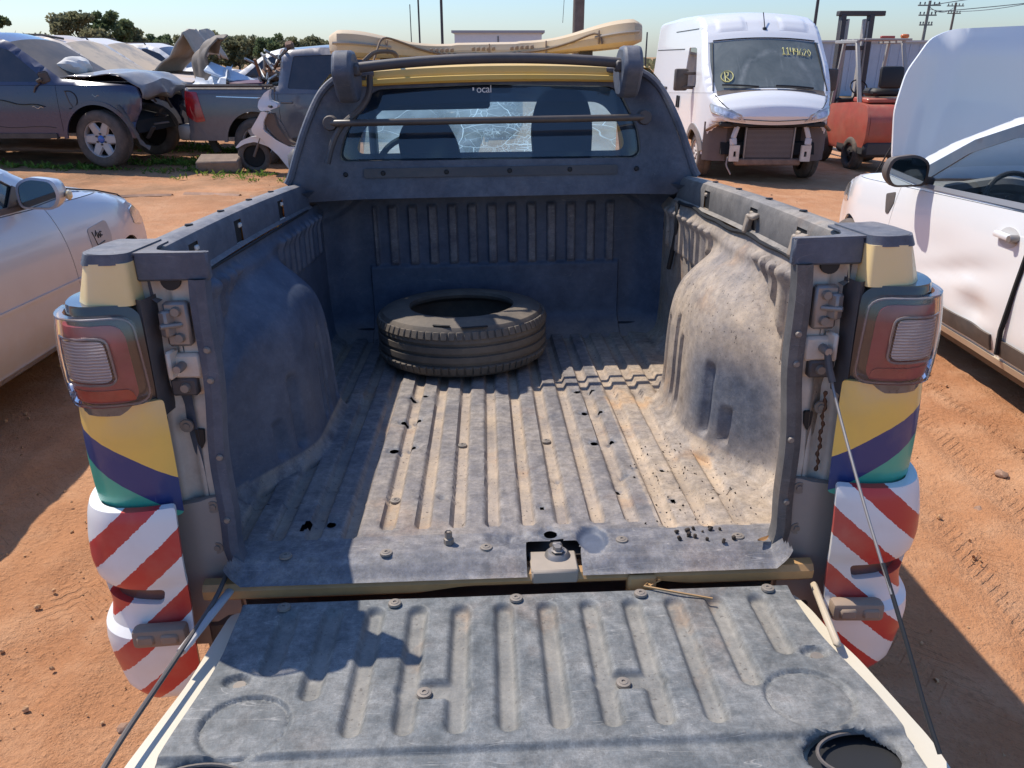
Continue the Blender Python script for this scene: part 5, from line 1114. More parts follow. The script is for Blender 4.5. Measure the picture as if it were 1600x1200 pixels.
# --- pickups in the row at the back ----------------------------------------------
PROF_PU = [(2.52, .42, .08), (2.60, .60, .10), (2.60, .95, .10), (2.50, 1.08, .08), (2.1, 1.13, .05), (1.6, 1.17, .05), (1.15, 1.21, .05), (.75, 1.48, .05), (.42, 1.70, .05), (.1, 1.79, .045), (-.5, 1.80, .045), (-1.0, 1.76, .045), (-1.12, 1.66, .04), (-1.18, 1.24, .04), (-1.19, 1.235, .0), (-2.62, 1.235, .0), (-2.66, 1.20, .02), (-2.66, .55, .03)]
def pickup(root, paint, gl, ws, Rw=.385, hood=True, roof=None, dust_hood=None, rail=False, res=.09, spokes=6, steer=0.0, sw=.11, cap=None, front=True):
    k = Car(root, .93, PROF_PU if front else [(2.13, .62, .03), (2.22, .80, .03), (2.24, .98, .03), (2.20, 1.10, .05)] + PROF_PU[4:], 1.12, .42, [(1.62, .475, .40), (-1.58, .475, .40)], r=.06, tumble=.36, ft=(1.9, .14), rt=(-2.6, .02), slope=0.0, res=res, low=.05)
    wins = [[(.98, 1.17), (.45, 1.58), (.05, 1.70), (-.14, 1.70), (-.14, 1.17)], [(-.22, 1.17), (-.22, 1.70), (-.92, 1.67), (-1.02, 1.20)]]
    k.common(paint, gl, ([((1.10, .3), (1.10, 1.3)), ((-.18, .3), (-.18, 1.3)), ((-1.14, .3), (-1.19, 1.3))], ['fender', 'front_door', 'rear_door', 'bed_side']), wins, handle=1.0)
    if front: k.strip('front_bumper', 0, 2, paint); k.strip('grille', 1, 3, M_PLAST, off=.004)
    if hood: k.strip('hood', 3, 6, dust_hood or paint)
    k.strip('windscreen', 6, 8, ws); k.strip('roof', 8, 11, roof or paint); k.strip('rear_screen', 11, 13, gl); k.strip('tailgate', 15, 17, paint)
    MB().box((0, -1.9, .78), (1.62, 1.40, .06)).box((.79, -1.9, 1.0), (.06, 1.42, .44)).box((-.79, -1.9, 1.0), (.06, 1.42, .44)).box((0, -2.60, 1.0), (1.62, .05, .44)).build('bed_liner', M_PLAST, root)
    for s_ in (1, -1):
        MB().tube([(s_ * .855, y, 1.243) for y in np.linspace(-1.25, -2.62, 8)], .028, 6).build('bed_rail', M_PLAST, root)
        for (yc, ra, zc) in k.arches:
            pl = [(yc + (ra + .045) * math.cos(a), zc + (ra + .045) * math.sin(a)) for a in np.linspace(-.0, math.pi, 24)] + [(yc + (ra - .01) * math.cos(a), zc + (ra - .01) * math.sin(a)) for a in np.linspace(math.pi, 0, 24)]
            k.panel('arch_trim', pl, M_PLAST if rail else paint, s_, .022, fl=.03, res=.06)
        k.panel('side_step', [(1.0, .40), (1.0, .47), (-1.0, .47), (-1.0, .40)], M_PLAST, s_, .03, fl=.08)
    w = wheel(root, .80, 1.62, .385, Rw, .26, spokes=spokes, steer=steer, sw=sw, cap=cap)
    for x, y in ((.80, -1.58), (-.80, 1.62), (-.80, -1.58)): wheel(root, x, y, .385, src=w)
    return k
R90 = -math.pi / 2
def place(x, y, dz=0.0): return (x, y, gz(x, y) + dz)
M_BLUE = mat('dark_blue_paint', (.013, .022, .070), .25, coat=.8, dust=.06, up=.18, dcol=(.30, .24, .20), low=(.3, 1.0, .12), dscale=2)
blu = thing('pickup_truck', 'wrecked dark blue pickup with crushed front end and silver six spoke wheel', 'pickup truck', place(-7.62, 12.75), R90 - .03)
M_TAN = mat('dusty_windscreen', (.10, .11, .11), .35, coat=.2, dust=.55, up=1.4, dcol=(.52, .42, .31), dscale=1.2)
kb = pickup(blu, M_BLUE, M_DKGLASS, mat('dull_dark_screen', (.035, .036, .04), .55, dust=.2, dcol=PALE), Rw=.405, hood=False, spokes=6, steer=-.16, sw=.15, cap=mat('blue_badge', (.02, .10, .38), .3, coat=.6), rail=False, res=.07, front=False)
for sgn in (1, -1):   # crumpled hood standing off the fender, buckled flaps at the nose
    pass
rows = []
for y in np.linspace(1.18, 2.26, 14):
    z = 1.245 + .045 * math.sin((y - 1.2) * 2.9) - .10 * float(ss(y, 1.98, 2.3)); rows.append([(x * (1 - .06 * (y - 1.2)), y + .05 * math.sin(x * 5), z + .03 * math.cos(x * 3.1) + .018 * math.sin(y * 9 + x * 4)) for x in np.linspace(-.80, .80, 15)])
for k_, (dy, dz) in enumerate(((.03, -.06), (.03, -.14), (-.02, -.20))): rows.append([(x * .93, 2.27 + dy + .04 * math.sin(x * 6 + k_), 1.13 + dz + .02 * math.sin(x * 9)) for x in np.linspace(-.80, .80, 15)])
hd = MB().sheet(rows).build('crumpled_hood', mat('grey_blue_hood', (.10, .12, .15), .35, coat=.5, dust=.5, up=.3, dcol=(.36, .33, .30)), blu); md = hd.modifiers.new('thick', 'SOLIDIFY'); md.thickness = .012
mb = MB()
for k_ in range(15):
    a = V((RNG.uniform(-.75, .70), RNG.uniform(2.0, 2.30), RNG.uniform(.50, 1.05))); b = a + V(RNG.uniform(-.25, .25, 3)); mb.beam(a, b, RNG.uniform(.02, .09), RNG.uniform(.01, .04), 0)
mb.build('broken_front', mat('broken_dark', (.03, .027, .026), .7, dust=.5, dcol=(.16, .12, .10)), blu)['kind'] = 'stuff'
MB().tube(curve([(.95, 1.98, .86), (.97, 2.08, .72), (.95, 2.16, .52), (.92, 2.22, .34), (.86, 2.30, .26)], 12), [.03 + .02 * (i % 2) for i in range(12)], 6, squash=.4).build('hanging_liner', M_PLAST, blu)
p = kb.fn(1)(.98, 1.21, 0); MB().box(p + V((.02, -.02, .02)), (.03, .14, .16), (.2, 0, .2), .02).tube([p + V((.03, -.10, -.06)), p + V((.06, -.16, -.11)), p + V((.05, -.20, -.18))], .012, 6).box(p + V((.05, -.08, -.02)), (.05, .09, .05), (.4, .3, 0), .01).build('broken_mirror', M_PLAST, blu)
for y0, z0, y1, z1, w_, m_ in ((.9, .84, .2, .92, .05, M_SHADOWGAP), (.88, .82, .72, .83, .022, M_CHROME), (1.32, .78, 1.22, 1.05, .014, M_PLAST), (1.0, .55, -.2, .57, .02, M_SHADOWGAP), (1.72, .98, 1.62, .985, .012, M_CHROME)):
    MB().tube([kb.fn(1, .003)(y0 + (y1 - y0) * t_, z0 + (z1 - z0) * t_ + .015 * math.sin(t_ * 9), 0) for t_ in np.linspace(0, 1, 8)], w_ / 2, 5, squash=.3).build('scrape', m_, blu)
mark(kb, 'circle_mark', [[(math.cos(a), math.sin(a)) for a in np.linspace(-1.7, 1.9, 14)]], 1.27, .93, .12, M_MARK, r=.008)
rag = MB(); bm = bmesh.new(); bmesh.ops.create_icosphere(bm, subdivisions=3, radius=.19)
for v in bm.verts: n_ = v.co.normalized(); v.co = V((n_.x * .24, n_.y * .17, n_.z * .15)) * (1 + .35 * float(fbm(np.array([n_.x * 2.2 + 3]), np.array([n_.y * 2.2 + n_.z * 2]), 3, 6)[0]))
rag.add([tuple(v.co) for v in bm.verts], [[v.index for v in f.verts] for f in bm.faces]); bm.free()
o = rag.build('deflated_airbag', mat('airbag_cloth', (.62, .60, .56), .9, var=.1)); wp = blu.matrix_basis @ V((.30, 1.10, 1.36)); o.location = wp; tag(o, 'crumpled white airbag bundle on the cowl of the blue wreck', 'airbag')

sil = thing('pickup_truck', 'champagne silver pickup with dust covered windscreen, parked between the blue wreck and the grey pickup', 'pickup truck', place(-8.02, 14.95), R90)
M_CHAMP = mat('champagne_paint', (.42, .41, .40), .32, .5, coat=.7, dust=.15, up=.9, dcol=(.55, .40, .28), dscale=2, low=(.3, .8, .5))
ks = pickup(sil, M_CHAMP, M_DKGLASS, M_TAN, spokes=9, sw=.06, res=.09)
ks.panel('headlight', roundpoly([(2.05, .90), (2.12, 1.03), (2.50, 1.01), (2.52, .86), (2.3, .86)], .03, 3), M_LIGHT, 1, .012, fl=.03)
MB().tube([ks.fn(1)(y, z, 0) + V((-.10, 0, .05)) for y, z in ((.35, 1.72), (0, 1.78), (-.6, 1.79), (-1.0, 1.74))], .02, 6).build('roof_rail', M_PLAST, sil)
mb = MB()
for k_ in range(14):
    a = V((RNG.uniform(.2, .8), RNG.uniform(2.5, 2.75), RNG.uniform(.5, .85))); mb.box(a, tuple(RNG.uniform(.05, .18, 3)), tuple(RNG.uniform(0, 2, 3)), .01)
mb.build('broken_front', mat('broken_brown', (.22, .15, .10), .8, var=.5, vscale=8), sil)['kind'] = 'stuff'
# white SUV whose hood is folded up
def suv(root, paint, gl, ws, res=.1, hood=True, rails=True):
    pf = [(2.20, .35, .10), (2.28, .55, .12), (2.28, .85, .12), (2.18, 1.02, .08), (1.7, 1.09, .05), (1.15, 1.14, .05), (.7, 1.42, .05), (.35, 1.64, .05), (.0, 1.73, .045), (-1.2, 1.73, .045), (-1.9, 1.66, .045), (-2.2, 1.2, .06), (-2.28, .8, .08), (-2.22, .4, .07)]
    k = Car(root, .92, pf, 1.06, .35, [(1.42, .40, .36), (-1.35, .40, .36)], r=.07, tumble=.34, ft=(1.5, .16), rt=(-1.7, .10), res=res)
    k.common(paint, gl, ([((.95, .3), (.9, 1.3)), ((-.15, .3), (-.15, 1.3)), ((-1.2, .3), (-1.1, 1.3))], ['fender', 'front_door', 'rear_door', 'quarter_panel']), [[(.92, 1.11), (.42, 1.50), (.05, 1.62), (-.1, 1.62), (-.1, 1.11)], [(-.2, 1.11), (-.2, 1.62), (-.95, 1.62), (-1.0, 1.11)], [(-1.1, 1.14), (-1.08, 1.61), (-1.75, 1.55), (-1.95, 1.2)]], handle=.95, roofrail=(.0, -.5, -1.1, -1.7) if rails else False)
    k.strip('front_bumper', 0, 3, paint)
    if hood: k.strip('hood', 3, 5, paint)
    k.strip('windscreen', 5, 7, ws); k.strip('roof', 7, 10, paint); k.strip('rear_screen', 10, 11, gl); k.strip('tailgate', 11, 13, paint)
    w = wheel(root, .80, 1.42, .36, .36, .23, spokes=5, sw=.09)
    for x, y in ((.80, -1.35), (-.80, 1.42), (-.80, -1.35)): wheel(root, x, y, .36, src=w)
    for s_ in (1, -1): k.panel('tail_lamp', roundpoly([(-1.95, .88), (-2.0, 1.08), (-2.2, 1.06), (-2.24, .86)], .02, 3), M_TAIL, s_, .01, fl=.02)
    return k
M_WHT2 = mat('dusty_white_paint', (.66, .66, .65), .35, coat=.5, dust=.15, up=.55, dcol=(.56, .44, .33), dscale=2)
s1 = thing('suv', 'dusty white suv with its hood buckled upwards, behind the champagne pickup', 'suv', place(-8.55, 17.6, .05), R90 + .03); k1_ = suv(s1, M_WHT2, M_DKGLASS, M_TAN, hood=False)
k1_.mirror(.80, 1.14, 1, M_PLAST, 1.3, .2)
def crumple(x, y, amp, s): return amp * float(fbm(np.array([x * s + 4.2]), np.array([y * s]), 3, 31)[0])
rows = []
for t_ in np.linspace(0, 1, 24):
    y = 1.22 + 1.35 * t_ * (1 - .25 * t_); z = 1.12 + .80 * (t_ / .72 if t_ < .72 else 1.0 - 2.0 * (t_ - .72)); z += .04 * math.sin(t_ * 11)
    rows.append([(x, y + crumple(x, t_, .22, 2.2) * t_, z + crumple(x + 9, t_, .20, 2.6) * t_ - .12 * abs(x) * t_) for x in np.linspace(-.78, .78, 21)])
o = MB().sheet(rows).build('buckled_hood', mat('buckled_hood', (.42, .38, .31), .55, var=.2, dust=.5, dcol=(.38, .28, .20)), s1); md = o.modifiers.new('thick', 'SOLIDIFY'); md.thickness = .03
s2 = thing('suv', 'distant white suv with roof rails, left of the buckled hood', 'suv', place(-9.9, 23.5), R90 - .1); suv(s2, M_WHT2, M_DKGLASS, M_DKGLASS)
s3 = thing('suv', 'distant white suv seen above the rear bed of the grey pickup', 'suv', place(-5.45, 20.4), R90 + 3.14); suv(s3, M_WHT2, M_DKGLASS, M_DKGLASS, rails=False)

gry = thing('pickup_truck', 'grey four door pickup with red tail lamp and scrap piled in its bed', 'pickup truck', place(-2.52, 13.85), R90)
M_GREY = mat('grey_paint', (.070, .078, .10), .26, .35, coat=.9, dust=.18, up=.5, dcol=(.36, .29, .25), low=(.35, 1.0, .55), dscale=2)
kg = pickup(gry, M_GREY, M_DKGLASS, M_DKGLASS, res=.07)
for s_ in (1, -1): 
    kg.panel('tail_lamp', roundpoly([(-2.665, .80), (-2.66, 1.17), (-2.45, 1.15), (-2.42, 1.0), (-2.36, .72), (-2.50, .70)], .02, 3), M_TAIL, s_, .012, fl=.03)
    kg.panel('chrome_strip', [(-1.45, 1.058), (-1.45, 1.072), (-2.15, 1.092), (-2.15, 1.08)], M_CHROME, s_, .006, fl=.006)
    kg.panel('fuel_cap', [(-1.68 + .02 * math.cos(a), .86 + .02 * math.sin(a)) for a in np.linspace(0, 6.28, 9)[:-1]], M_CHROME, s_, .006, fl=.006)
MB().box((0, -2.74, .54), (1.80, .22, .24), bev=.05, seg=2).build('rear_bumper', mat('dirty_chrome_bumper', (.42, .38, .34), .35, .5, dust=.6, dcol=(.36, .26, .18)), gry)
MB().box((.5, -2.45, .36), (.10, .10, .34), (.4, 0, 0)).build('mud_flap', M_PLAST, gry)
def gp(x, y, z): return gry.matrix_basis @ V((x, y, z))
def bedjunk(name, label, cat, mb, m, loc, rot=(0, 0, 0)):
    o = mb.build(name, m); o.location = gp(*loc); o.rotation_euler = (rot[0], rot[1], rot[2] + R90); tag(o, label, cat); return o
rows = [[(x + .25 * math.sin(u * 2.5), .85 * u + crumple(x, u, .1, 3), .45 * math.sin(u * 2.3) + crumple(x + 3, u, .18, 3) - .2 * x * x) for x in np.linspace(-.55, .55, 15)] for u in np.linspace(0, 1, 16)]
o = bedjunk('folded_bonnet', 'dark folded bonnet sheet at the tail end of the grey pickup bed', 'car bonnet', MB().sheet(rows), mat('dark_sheet', (.10, .082, .066), .6, dust=.5, dcol=(.30, .22, .15)), (-.1, -2.75, 1.10), (R(40), R(-12), R(35))); o.modifiers.new('t', 'SOLIDIFY').thickness = .02
bedjunk('door_panel', 'pale blue white trim panel leaning in the bed of the grey pickup', 'trim panel', MB().box((0, 0, 0), (.36, 1.0, .05), None, .02), mat('pale_blue_panel', (.55, .63, .70), .4, coat=.3), (.35, -1.95, 1.33), (R(-24), R(20), 0))
bedjunk('plastic_sheet', 'torn white plastic piece in the grey pickup bed beside the folded bonnet', 'plastic', MB().sheet([[(x, y, crumple(x * 2, y * 2, .16, 3)) for x in np.linspace(-.3, .3, 10)] for y in np.linspace(-.35, .35, 10)]), mat('white_plastic', (.62, .64, .66), .4), (.5, -2.35, 1.30), (R(15), R(25), 0))
bedjunk('maroon_panel', 'flat maroon panel lying on the rail of the grey pickup bed', 'trim panel', MB().box((0, 0, 0), (.3, .55, .05), None, .015), mat('maroon_plastic', (.10, .03, .045), .5), (.55, -1.75, 1.275), (0, R(8), .1))
mb = MB(); mb.box((0, 0, .0), (.5, .45, .16), (0, .1, 0), .04).box((.0, .22, .20), (.22, .16, .32), (.3, .2, .3), .05).box((.05, .30, .40), (.16, .13, .15), (.1, .4, .2), .03)
for k_ in range(12): mb.beam(V(RNG.uniform(-.3, .3, 3)), V(RNG.uniform(-.3, .35, 3)), .04, .03)
bedjunk('rusty_axle_part', 'rust brown tangle of suspension metal, highest piece in the grey pickup bed', 'scrap metal', mb, mat('rusty_metal', (.16, .075, .045), .8, var=.5, vscale=6, dust=.3), (.25, -1.35, 1.42), (0, .15, 0))
mb = MB()
for k_ in range(22):
    a = V((RNG.uniform(-.3, .35), RNG.uniform(-.22, .22), RNG.uniform(-.1, .25))); mb.tube(curve([a, a + V(RNG.uniform(-.2, .2, 3)), a + V(RNG.uniform(-.3, .3, 3))], 6), .022, 5)
o = bedjunk('scrap_pipes', 'heap of pale tangled pipes and strips against the grey pickup cab', 'scrap metal', mb, mat('pale_metal', (.42, .42, .40), .45, .4, var=.4), (.45, -1.28, 1.32)); o['kind'] = 'stuff'
# ------------------------------------------------------------------ white panel van without its bumper
van = thing('panel_van', 'white high roof panel van with missing front bumper and exposed radiator', 'van', place(4.10, 15.0, -.02), math.pi - .01)
pf = [(1.98, .60, .0), (2.16, .90, .02), (2.40, .955, .06), (2.43, 1.02, .06), (2.38, 1.12, .08), (2.24, 1.23, .09), (2.02, 1.34, .10), (1.67, 1.70, .09), (1.32, 2.06, .08), (1.22, 2.17, .08), (1.02, 2.34, .07), (.70, 2.45, .07), (.2, 2.50, .05), (-1.2, 2.52, .05), (-3.15, 2.50, .05), (-3.32, 2.40, .04), (-3.38, .45, .03)]
M_VAN = mat('van_white_paint', (.76, .76, .76), .32, coat=.6, dust=.10, up=.22, dcol=(.62, .54, .46), low=(.25, 1.0, .35), dscale=1.6)
v = Car(van, 1.0, pf, 1.26, .42, [(1.50, .42, .36), (-2.2, .42, .36)], r=.075, tumble=.085, ft=(1.55, .16), rt=(-3.2, .03), res=.05, low=.02, shoulder=.01, slope=.04); van.scale = (1.06, 1.0, 1.02)
v.common(M_VAN, glass('van_glass', (.30, .36, .36), 1.2, film=.2), ([((1.0, .3), (1.06, 1.5)), ((.02, .3), (.02, 1.5)), ((-1.25, .3), (-1.25, 1.5))], ['fender', 'front_door', 'sliding_door', 'side_panel']), [[(1.30, 1.40), (1.32, 1.46), (.95, 1.98), (.80, 2.0), (.70, 2.0), (.30, 2.0), (.28, 1.36)]])
t = NT('van_windscreen'); X, Y, Z = t.xyz(); rad = t.math('POWER', t.math('ADD', t.math('POWER', t.math('ADD', X, .10), 2.0), t.math('POWER', t.math('SUBTRACT', Z, 1.38), 2.0)), .5)
arc = t.math('MULTIPLY', t.range(t.math('ABSOLUTE', t.math('SUBTRACT', rad, .55)), 0, .06, 1, 0), t.range(t.noise(5, 4), .35, .6))
cc = t.mix(t.range(t.noise(1.6, 6, .6, None, .8), .35, .7), (.10, .115, .11), (.19, .205, .19)); cc = t.mix(t.math('MULTIPLY', arc, .5), cc, (.33, .34, .32)); st_ = t.range(t.noise(3.5, 5, .6, t.coord((2.2, .3, .3))), .55, .72, 0, .35); cc = t.mix(st_, cc, (.36, .37, .34))
M_VWS = t.done(t.princ(cc, .22, 0, .25, .4))
v.strip('hood', 2, 6, M_VAN, n=25); v.strip('windscreen', 6, 8, M_VWS, n=25, inset=.03, off=.003); v.strip('windscreen_surround', 6, 8, M_VAN, off=-.006); v.strip('roof_front', 8, 12, M_VAN, n=25); v.strip('roof', 12, 14, M_VAN); v.strip('rear_doors', 14, 16, M_VAN)
def vfront(x, z, off=0.0):
    "front face of the van at x (car side) and height z"
    i = int(np.clip(np.searchsorted(v.sil[2:12, 1], z) + 1, 2, 11)); a, b = v.sil[i], v.sil[i + 1]; t_ = np.clip((z - a[1]) / (b[1] - a[1]), -.3, 1.3); y = a[0] + (b[0] - a[0]) * t_
    c_ = v.prof[i][2]; tg_ = b - a; L = np.hypot(*tg_); w = v.hw(y, z) - v.r; u = min(abs(x) / w, 1.0); ex = max(0, abs(x) - w)
    return V((x, y + tg_[1] / L * (c_ * (1 - u * u) + off) - ex * ex / .12, z - tg_[0] / L * (c_ * (1 - u * u) + off)))
for sgn in (1, -1):
    MB().tube([vfront(sgn * x, z, .004) for x, z in ((.50, .97), (.60, 1.08), (.70, 1.14), (.78, 1.23), (.83, 1.31))], .006, 5).build('hood_seam', M_SHADOWGAP, van)
    MB().tube([vfront(sgn * x, z, .006) for x, z in ((.85, 1.37), (.815, 1.72), (.785, 2.05))], .010, 5).build('screen_seal', M_BLACK, van)
MB().tube([vfront(x, 2.075, .008) for x in np.linspace(-.775, .775, 16)], .010, 5).build('screen_seal', M_BLACK, van)
MB().tube([vfront(x, .985 + .03 * abs(x), .008) for x in np.linspace(-.52, .52, 12)], .005, 5).build('hood_seam', M_SHADOWGAP, van)
# cowl, wipers, aerial
rows = [[vfront(x, z, .006) for x in np.linspace(-.80, .80, 25)] for z in (1.30, 1.335, 1.36)]
MB().sheet(rows, True).build('cowl', M_PLAST, van)
for x0, x1, z0, z1 in ((.72, .20, 1.42, 1.35), (-.05, -.62, 1.36, 1.36)): MB().tube([vfront(x0 + (x1 - x0) * q, z0 + (z1 - z0) * q, .03) for q in np.linspace(0, 1, 8)], .014, 6).build('wiper', M_BLACK, van)
a = vfront(-.02, 2.19, .0); MB().lathe([(0, .05), (.03, .035), (.04, 0)], a + V((0, -.03, 0)), 'z', 12).tube([a + V((0, -.02, .03)), a + V((.0, -.20, .26))], .008, 6).build('aerial', M_BLACK, van)
for x0 in (-.48, .48):
    q = [vfront(x, z, .014 * math.sin(math.pi * (x - x0 + .25) / .5) ** .5 if abs(x - x0) < .25 else 0) for x in np.linspace(x0 - .25, x0 + .25, 2) for z in (2.2, 2.4)]
    rows = [[vfront(x, z, .016 * float(ss(.22 - abs(x - x0), 0, .05)) * float(ss(.11 - abs(z - 2.30), 0, .04))) for x in np.linspace(x0 - .24, x0 + .24, 17)] for z in np.linspace(2.19, 2.41, 11)]
    MB().sheet(rows, True).build('roof_pad', M_VAN, van)
for sgn in (1, -1):
    pl = roundpoly([(.90, 1.185), (.88, 1.06), (.66, .985), (.42, .965), (.50, 1.03), (.66, 1.11)], .02, 3); pl = [(sgn * x, z) for x, z in pl]
    hl = MB().panel(pl, lambda a, b, d: vfront(a, b, .014 - d), .05, (), .03, flip=sgn > 0).build('headlight', M_LIGHT, van)
    pl2 = roundpoly([(.86, 1.145), (.85, 1.07), (.68, 1.015), (.52, .995), (.66, 1.075)], .015, 3); MB().panel([(sgn * x, z) for x, z in pl2], lambda a, b, d: vfront(a, b, .020 - d), .05, (), .01, flip=sgn > 0).build('headlight_lens', mat('lens_blue_%d' % sgn, (.55, .62, .72), .1, .1, coat=1, var=.5, vscale=14), hl)
    # arch trim, lower side trim, mirror, handle
    yc, ra, zc = v.arches[0]; pl = [(yc + .50 * math.cos(a), zc + .50 * math.sin(a)) for a in np.linspace(.25, math.pi + .1, 22)] + [(yc + .405 * math.cos(a), zc + .405 * math.sin(a)) for a in np.linspace(math.pi + .1, .25, 22)]
    v.panel('arch_trim', pl, mat('grey_van_trim_%d' % sgn, (.16, .165, .17), .55, dust=.3), sgn, .02, fl=.03)
    v.panel('side_moulding', [(.95, .42), (.95, .60), (-1.7, .60), (-1.7, .42)], M_PLAST, sgn, .02, fl=.03)
    for y0 in (.10, -.06): v.panel('door_handle', roundpoly([(y0 + .03, 1.02), (y0 + .03, 1.22), (y0 - .03, 1.22), (y0 - .03, 1.02)], .02, 3), M_BLACK, sgn, .025, fl=.03)
    p = v.fn(sgn)(1.12, 1.45, 0)
    mo = MB().box(p + V((sgn * .20, -.02, .06)), (.22, .10, .34), (0, 0, sgn * .25), .03, 2).build('wing_mirror', M_PLAST, van); MB().beam(p + V((-.02 * sgn, 0, -.06)), p + V((sgn * .18, 0, -.06)), .06, .05, .01).beam(p + V((-.02 * sgn, 0, .16)), p + V((sgn * .18, 0, .16)), .06, .05, .01).build('mirror_arm', M_PLAST, van)
    for ya, yb, z_ in ((-.1, -3.3, 1.98), (.85, -1.2, 2.28)): MB().tube([v.fn(sgn, .002)(y, z_, 0) for y in np.linspace(ya, yb, 14)], .007, 5).build('body_seam', M_SHADOWGAP, van)
    MB().tube([v.fn(sgn, .012)(y, 1.30, 0) for y in np.linspace(-1.3, -3.2, 8)], .025, 5).build('slide_rail', M_PLAST, van)
    # uncovered nose: liner, support horn, bracket
    MB().sheet([[(sgn * x, y, z) for z in (.34, .55, .75, .92)] for x, y in ((.52, 2.10), (.62, 2.18), (.80, 2.12), (.93, 1.98))], sgn < 0).build('arch_liner', mat('dusty_liner_%d' % sgn, (.09, .075, .07), .85, dust=.5, dcol=(.22, .15, .12)), van)
    hn = MB().beam((sgn * .50, 2.30, .90), (sgn * .56, 2.34, .70), .07, .06, .01).beam((sgn * .56, 2.34, .70), (sgn * .55, 2.36, .60), .09, .07, .01).build('support_horn', mat('white_frame_%d' % sgn, (.62, .60, .58), .45, dust=.3), van)
    br_ = MB().panel([(sgn * x, z) for x, z in ((.46, .36), (.60, .36), (.60, .60), (.46, .60))], lambda a, b, d: V((a, 2.40 - d, b)), .1, ([(sgn * .505, .43), (sgn * .545, .43), (sgn * .545, .51), (sgn * .505, .51)],), .05, flip=sgn > 0).build('bumper_bracket', M_CREAMDIRT, van)
    MB().tube(curve([(sgn * .50, 2.30, .89), (sgn * .68, 2.30, .87), (sgn * .78, 2.24, .90), (sgn * .92, 2.12, .80)], 12), .035, 7, squash=.6).build('bent_bracket', mat('brown_bracket_%d' % sgn, (.26, .16, .10), .7, var=.4, vscale=10), van)
rad_ = MB().box((0, 2.26, .62), (.70, .04, .46), bev=.008).build('radiator', mat('radiator_fins', (.085, .065, .06), .7, dust=.5, dcol=(.18, .12, .10), bump=.5, bscale=220), van)
for sx in (-.36, .36): MB().box((sx, 2.27, .62), (.025, .05, .48), bev=.005).build('radiator_tank', M_STEEL, rad_)
mb = MB()
for k_ in range(22): mb.box((0, 2.283, .42 + k_ * .0185), (.68, .004, .004))
mb.build('cooling_fin', M_BROWNPL, rad_)['kind'] = 'stuff'
MB().box((0, 2.27, .34), (.98, .12, .10), bev=.02).build('cross_member', mat('rusty_member', (.23, .14, .10), .75, var=.4, vscale=8, dust=.3), van)
MB().box((0, 2.20, .90), (1.55, .30, .07), bev=.015).tube(curve([(x, 2.38, .905 + .015 * math.sin(x * 14)) for x in np.linspace(-.6, .6, 14)], 30), .025, 6).build('front_crossbar', M_BLACK, van)
MB().tube(curve([(.60, 2.30, .42), (.62, 2.34, .30), (.57, 2.36, .20), (.55, 2.36, .16)], 10), .012, 6).build('loose_pipe', M_BROWNPL, van)
MB().box((0, .9, .62), (1.3, 2.4, .5)).build('engine', M_WELL, van)
w = wheel(van, .84, 1.50, .36, .365, .23, spokes=8, rimmat=mat('white_steel_wheel', (.55, .54, .52), .5, dust=.4), sw=.12)
for x, y in ((.84, -2.2), (-.84, 1.5), (-.84, -2.2)): wheel(van, x, y, .36, src=w)
M_YMARK = mat('yellow_paint_marker', (.62, .58, .22), .6)
def vtext(strokes, x0, z0, s, r=.009):
    for st in strokes: MB().tube([vfront(x0 - a * s, z0 + b * s, .010) for a, b in st], r, 4).build('windscreen_mark', M_YMARK, van)
dig = {'1': [[(.15, .8), (.35, 1), (.35, 0)], [(.1, 0), (.6, 0)]], '4': [[(.1, 1), (.1, .45), (.6, .45)], [(.55, 1), (.55, 0)]], '9': [[(.6, .5), (.15, .5), (.1, .9), (.55, 1), (.6, .5), (.5, 0)]], '6': [[(.5, 1), (.15, .5), (.15, .05), (.55, .05), (.6, .45), (.2, .5)]], '2': [[(.1, .8), (.4, 1), (.6, .75), (.1, 0), (.65, 0)]], '0': [[(.35, 1), (.1, .5), (.35, 0), (.6, .5), (.35, 1)]]}
for k_, ch in enumerate('1149620'): vtext(dig[ch], -.22 - k_ * .066, 1.83, .10, .006 if k_ < 4 else .0045)
vtext([[(.5 + .62 * math.cos(a), .5 + .55 * math.sin(a)) for a in np.linspace(0, 6.6, 22)], [(.3, .05), (.3, .9), (.65, .85), (.6, .55), (.3, .5), (.75, .05)]], .70, 1.47, .14, .008)

# ------------------------------------------------------------------ forklift
fk = thing('forklift', 'red forklift truck with tall dark mast behind the white van', 'forklift', place(6.80, 15.6), .04)
M_FRED = mat('forklift_red', (.42, .055, .035), .5, coat=.3, dust=.45, up=.3, dcol=(.40, .20, .13), var=.2, dscale=4); M_FGREY = mat('forklift_grey', (.30, .31, .31), .5, dust=.4, dcol=PALE); M_FDARK = mat('forklift_dark', (.035, .036, .04), .6, dust=.2, dcol=(.22, .17, .14))
cw = roundpoly([(-1.05, .42), (-1.18, .62), (-1.18, .95), (-1.0, 1.16), (-.55, 1.20), (.5, 1.12), (.5, .34), (-.6, .34)], .08, 4)
MB().panel(cw, lambda a, b, d: V((.48 + .05 * math.sin(max(0, b - .3) * 3) - d, a, b)), .12, (), .05).panel(cw, lambda a, b, d: V((-.48 - .05 * math.sin(max(0, b - .3) * 3) + d, a, b)), .12, (), .05, flip=True).prism(cw, lambda a, b, d: V((d, a, b)), -.47, .47).build('counterweight', M_FRED, fk)
MB().box((0, -.55, .42), (1.0, 1.2, .30), bev=.06).build('lower_weight', M_FDARK, fk)
MB().box((0, -.55, 1.23), (.85, .62, .08), bev=.02).build('engine_cover', M_FRED, fk)
MB().box((0, -.42, 1.36), (.50, .50, .14), bev=.05).box((0, -.70, 1.62), (.44, .12, .38), (R(-8), 0, 0), .06, 2).build('seat', M_BLACK, fk)
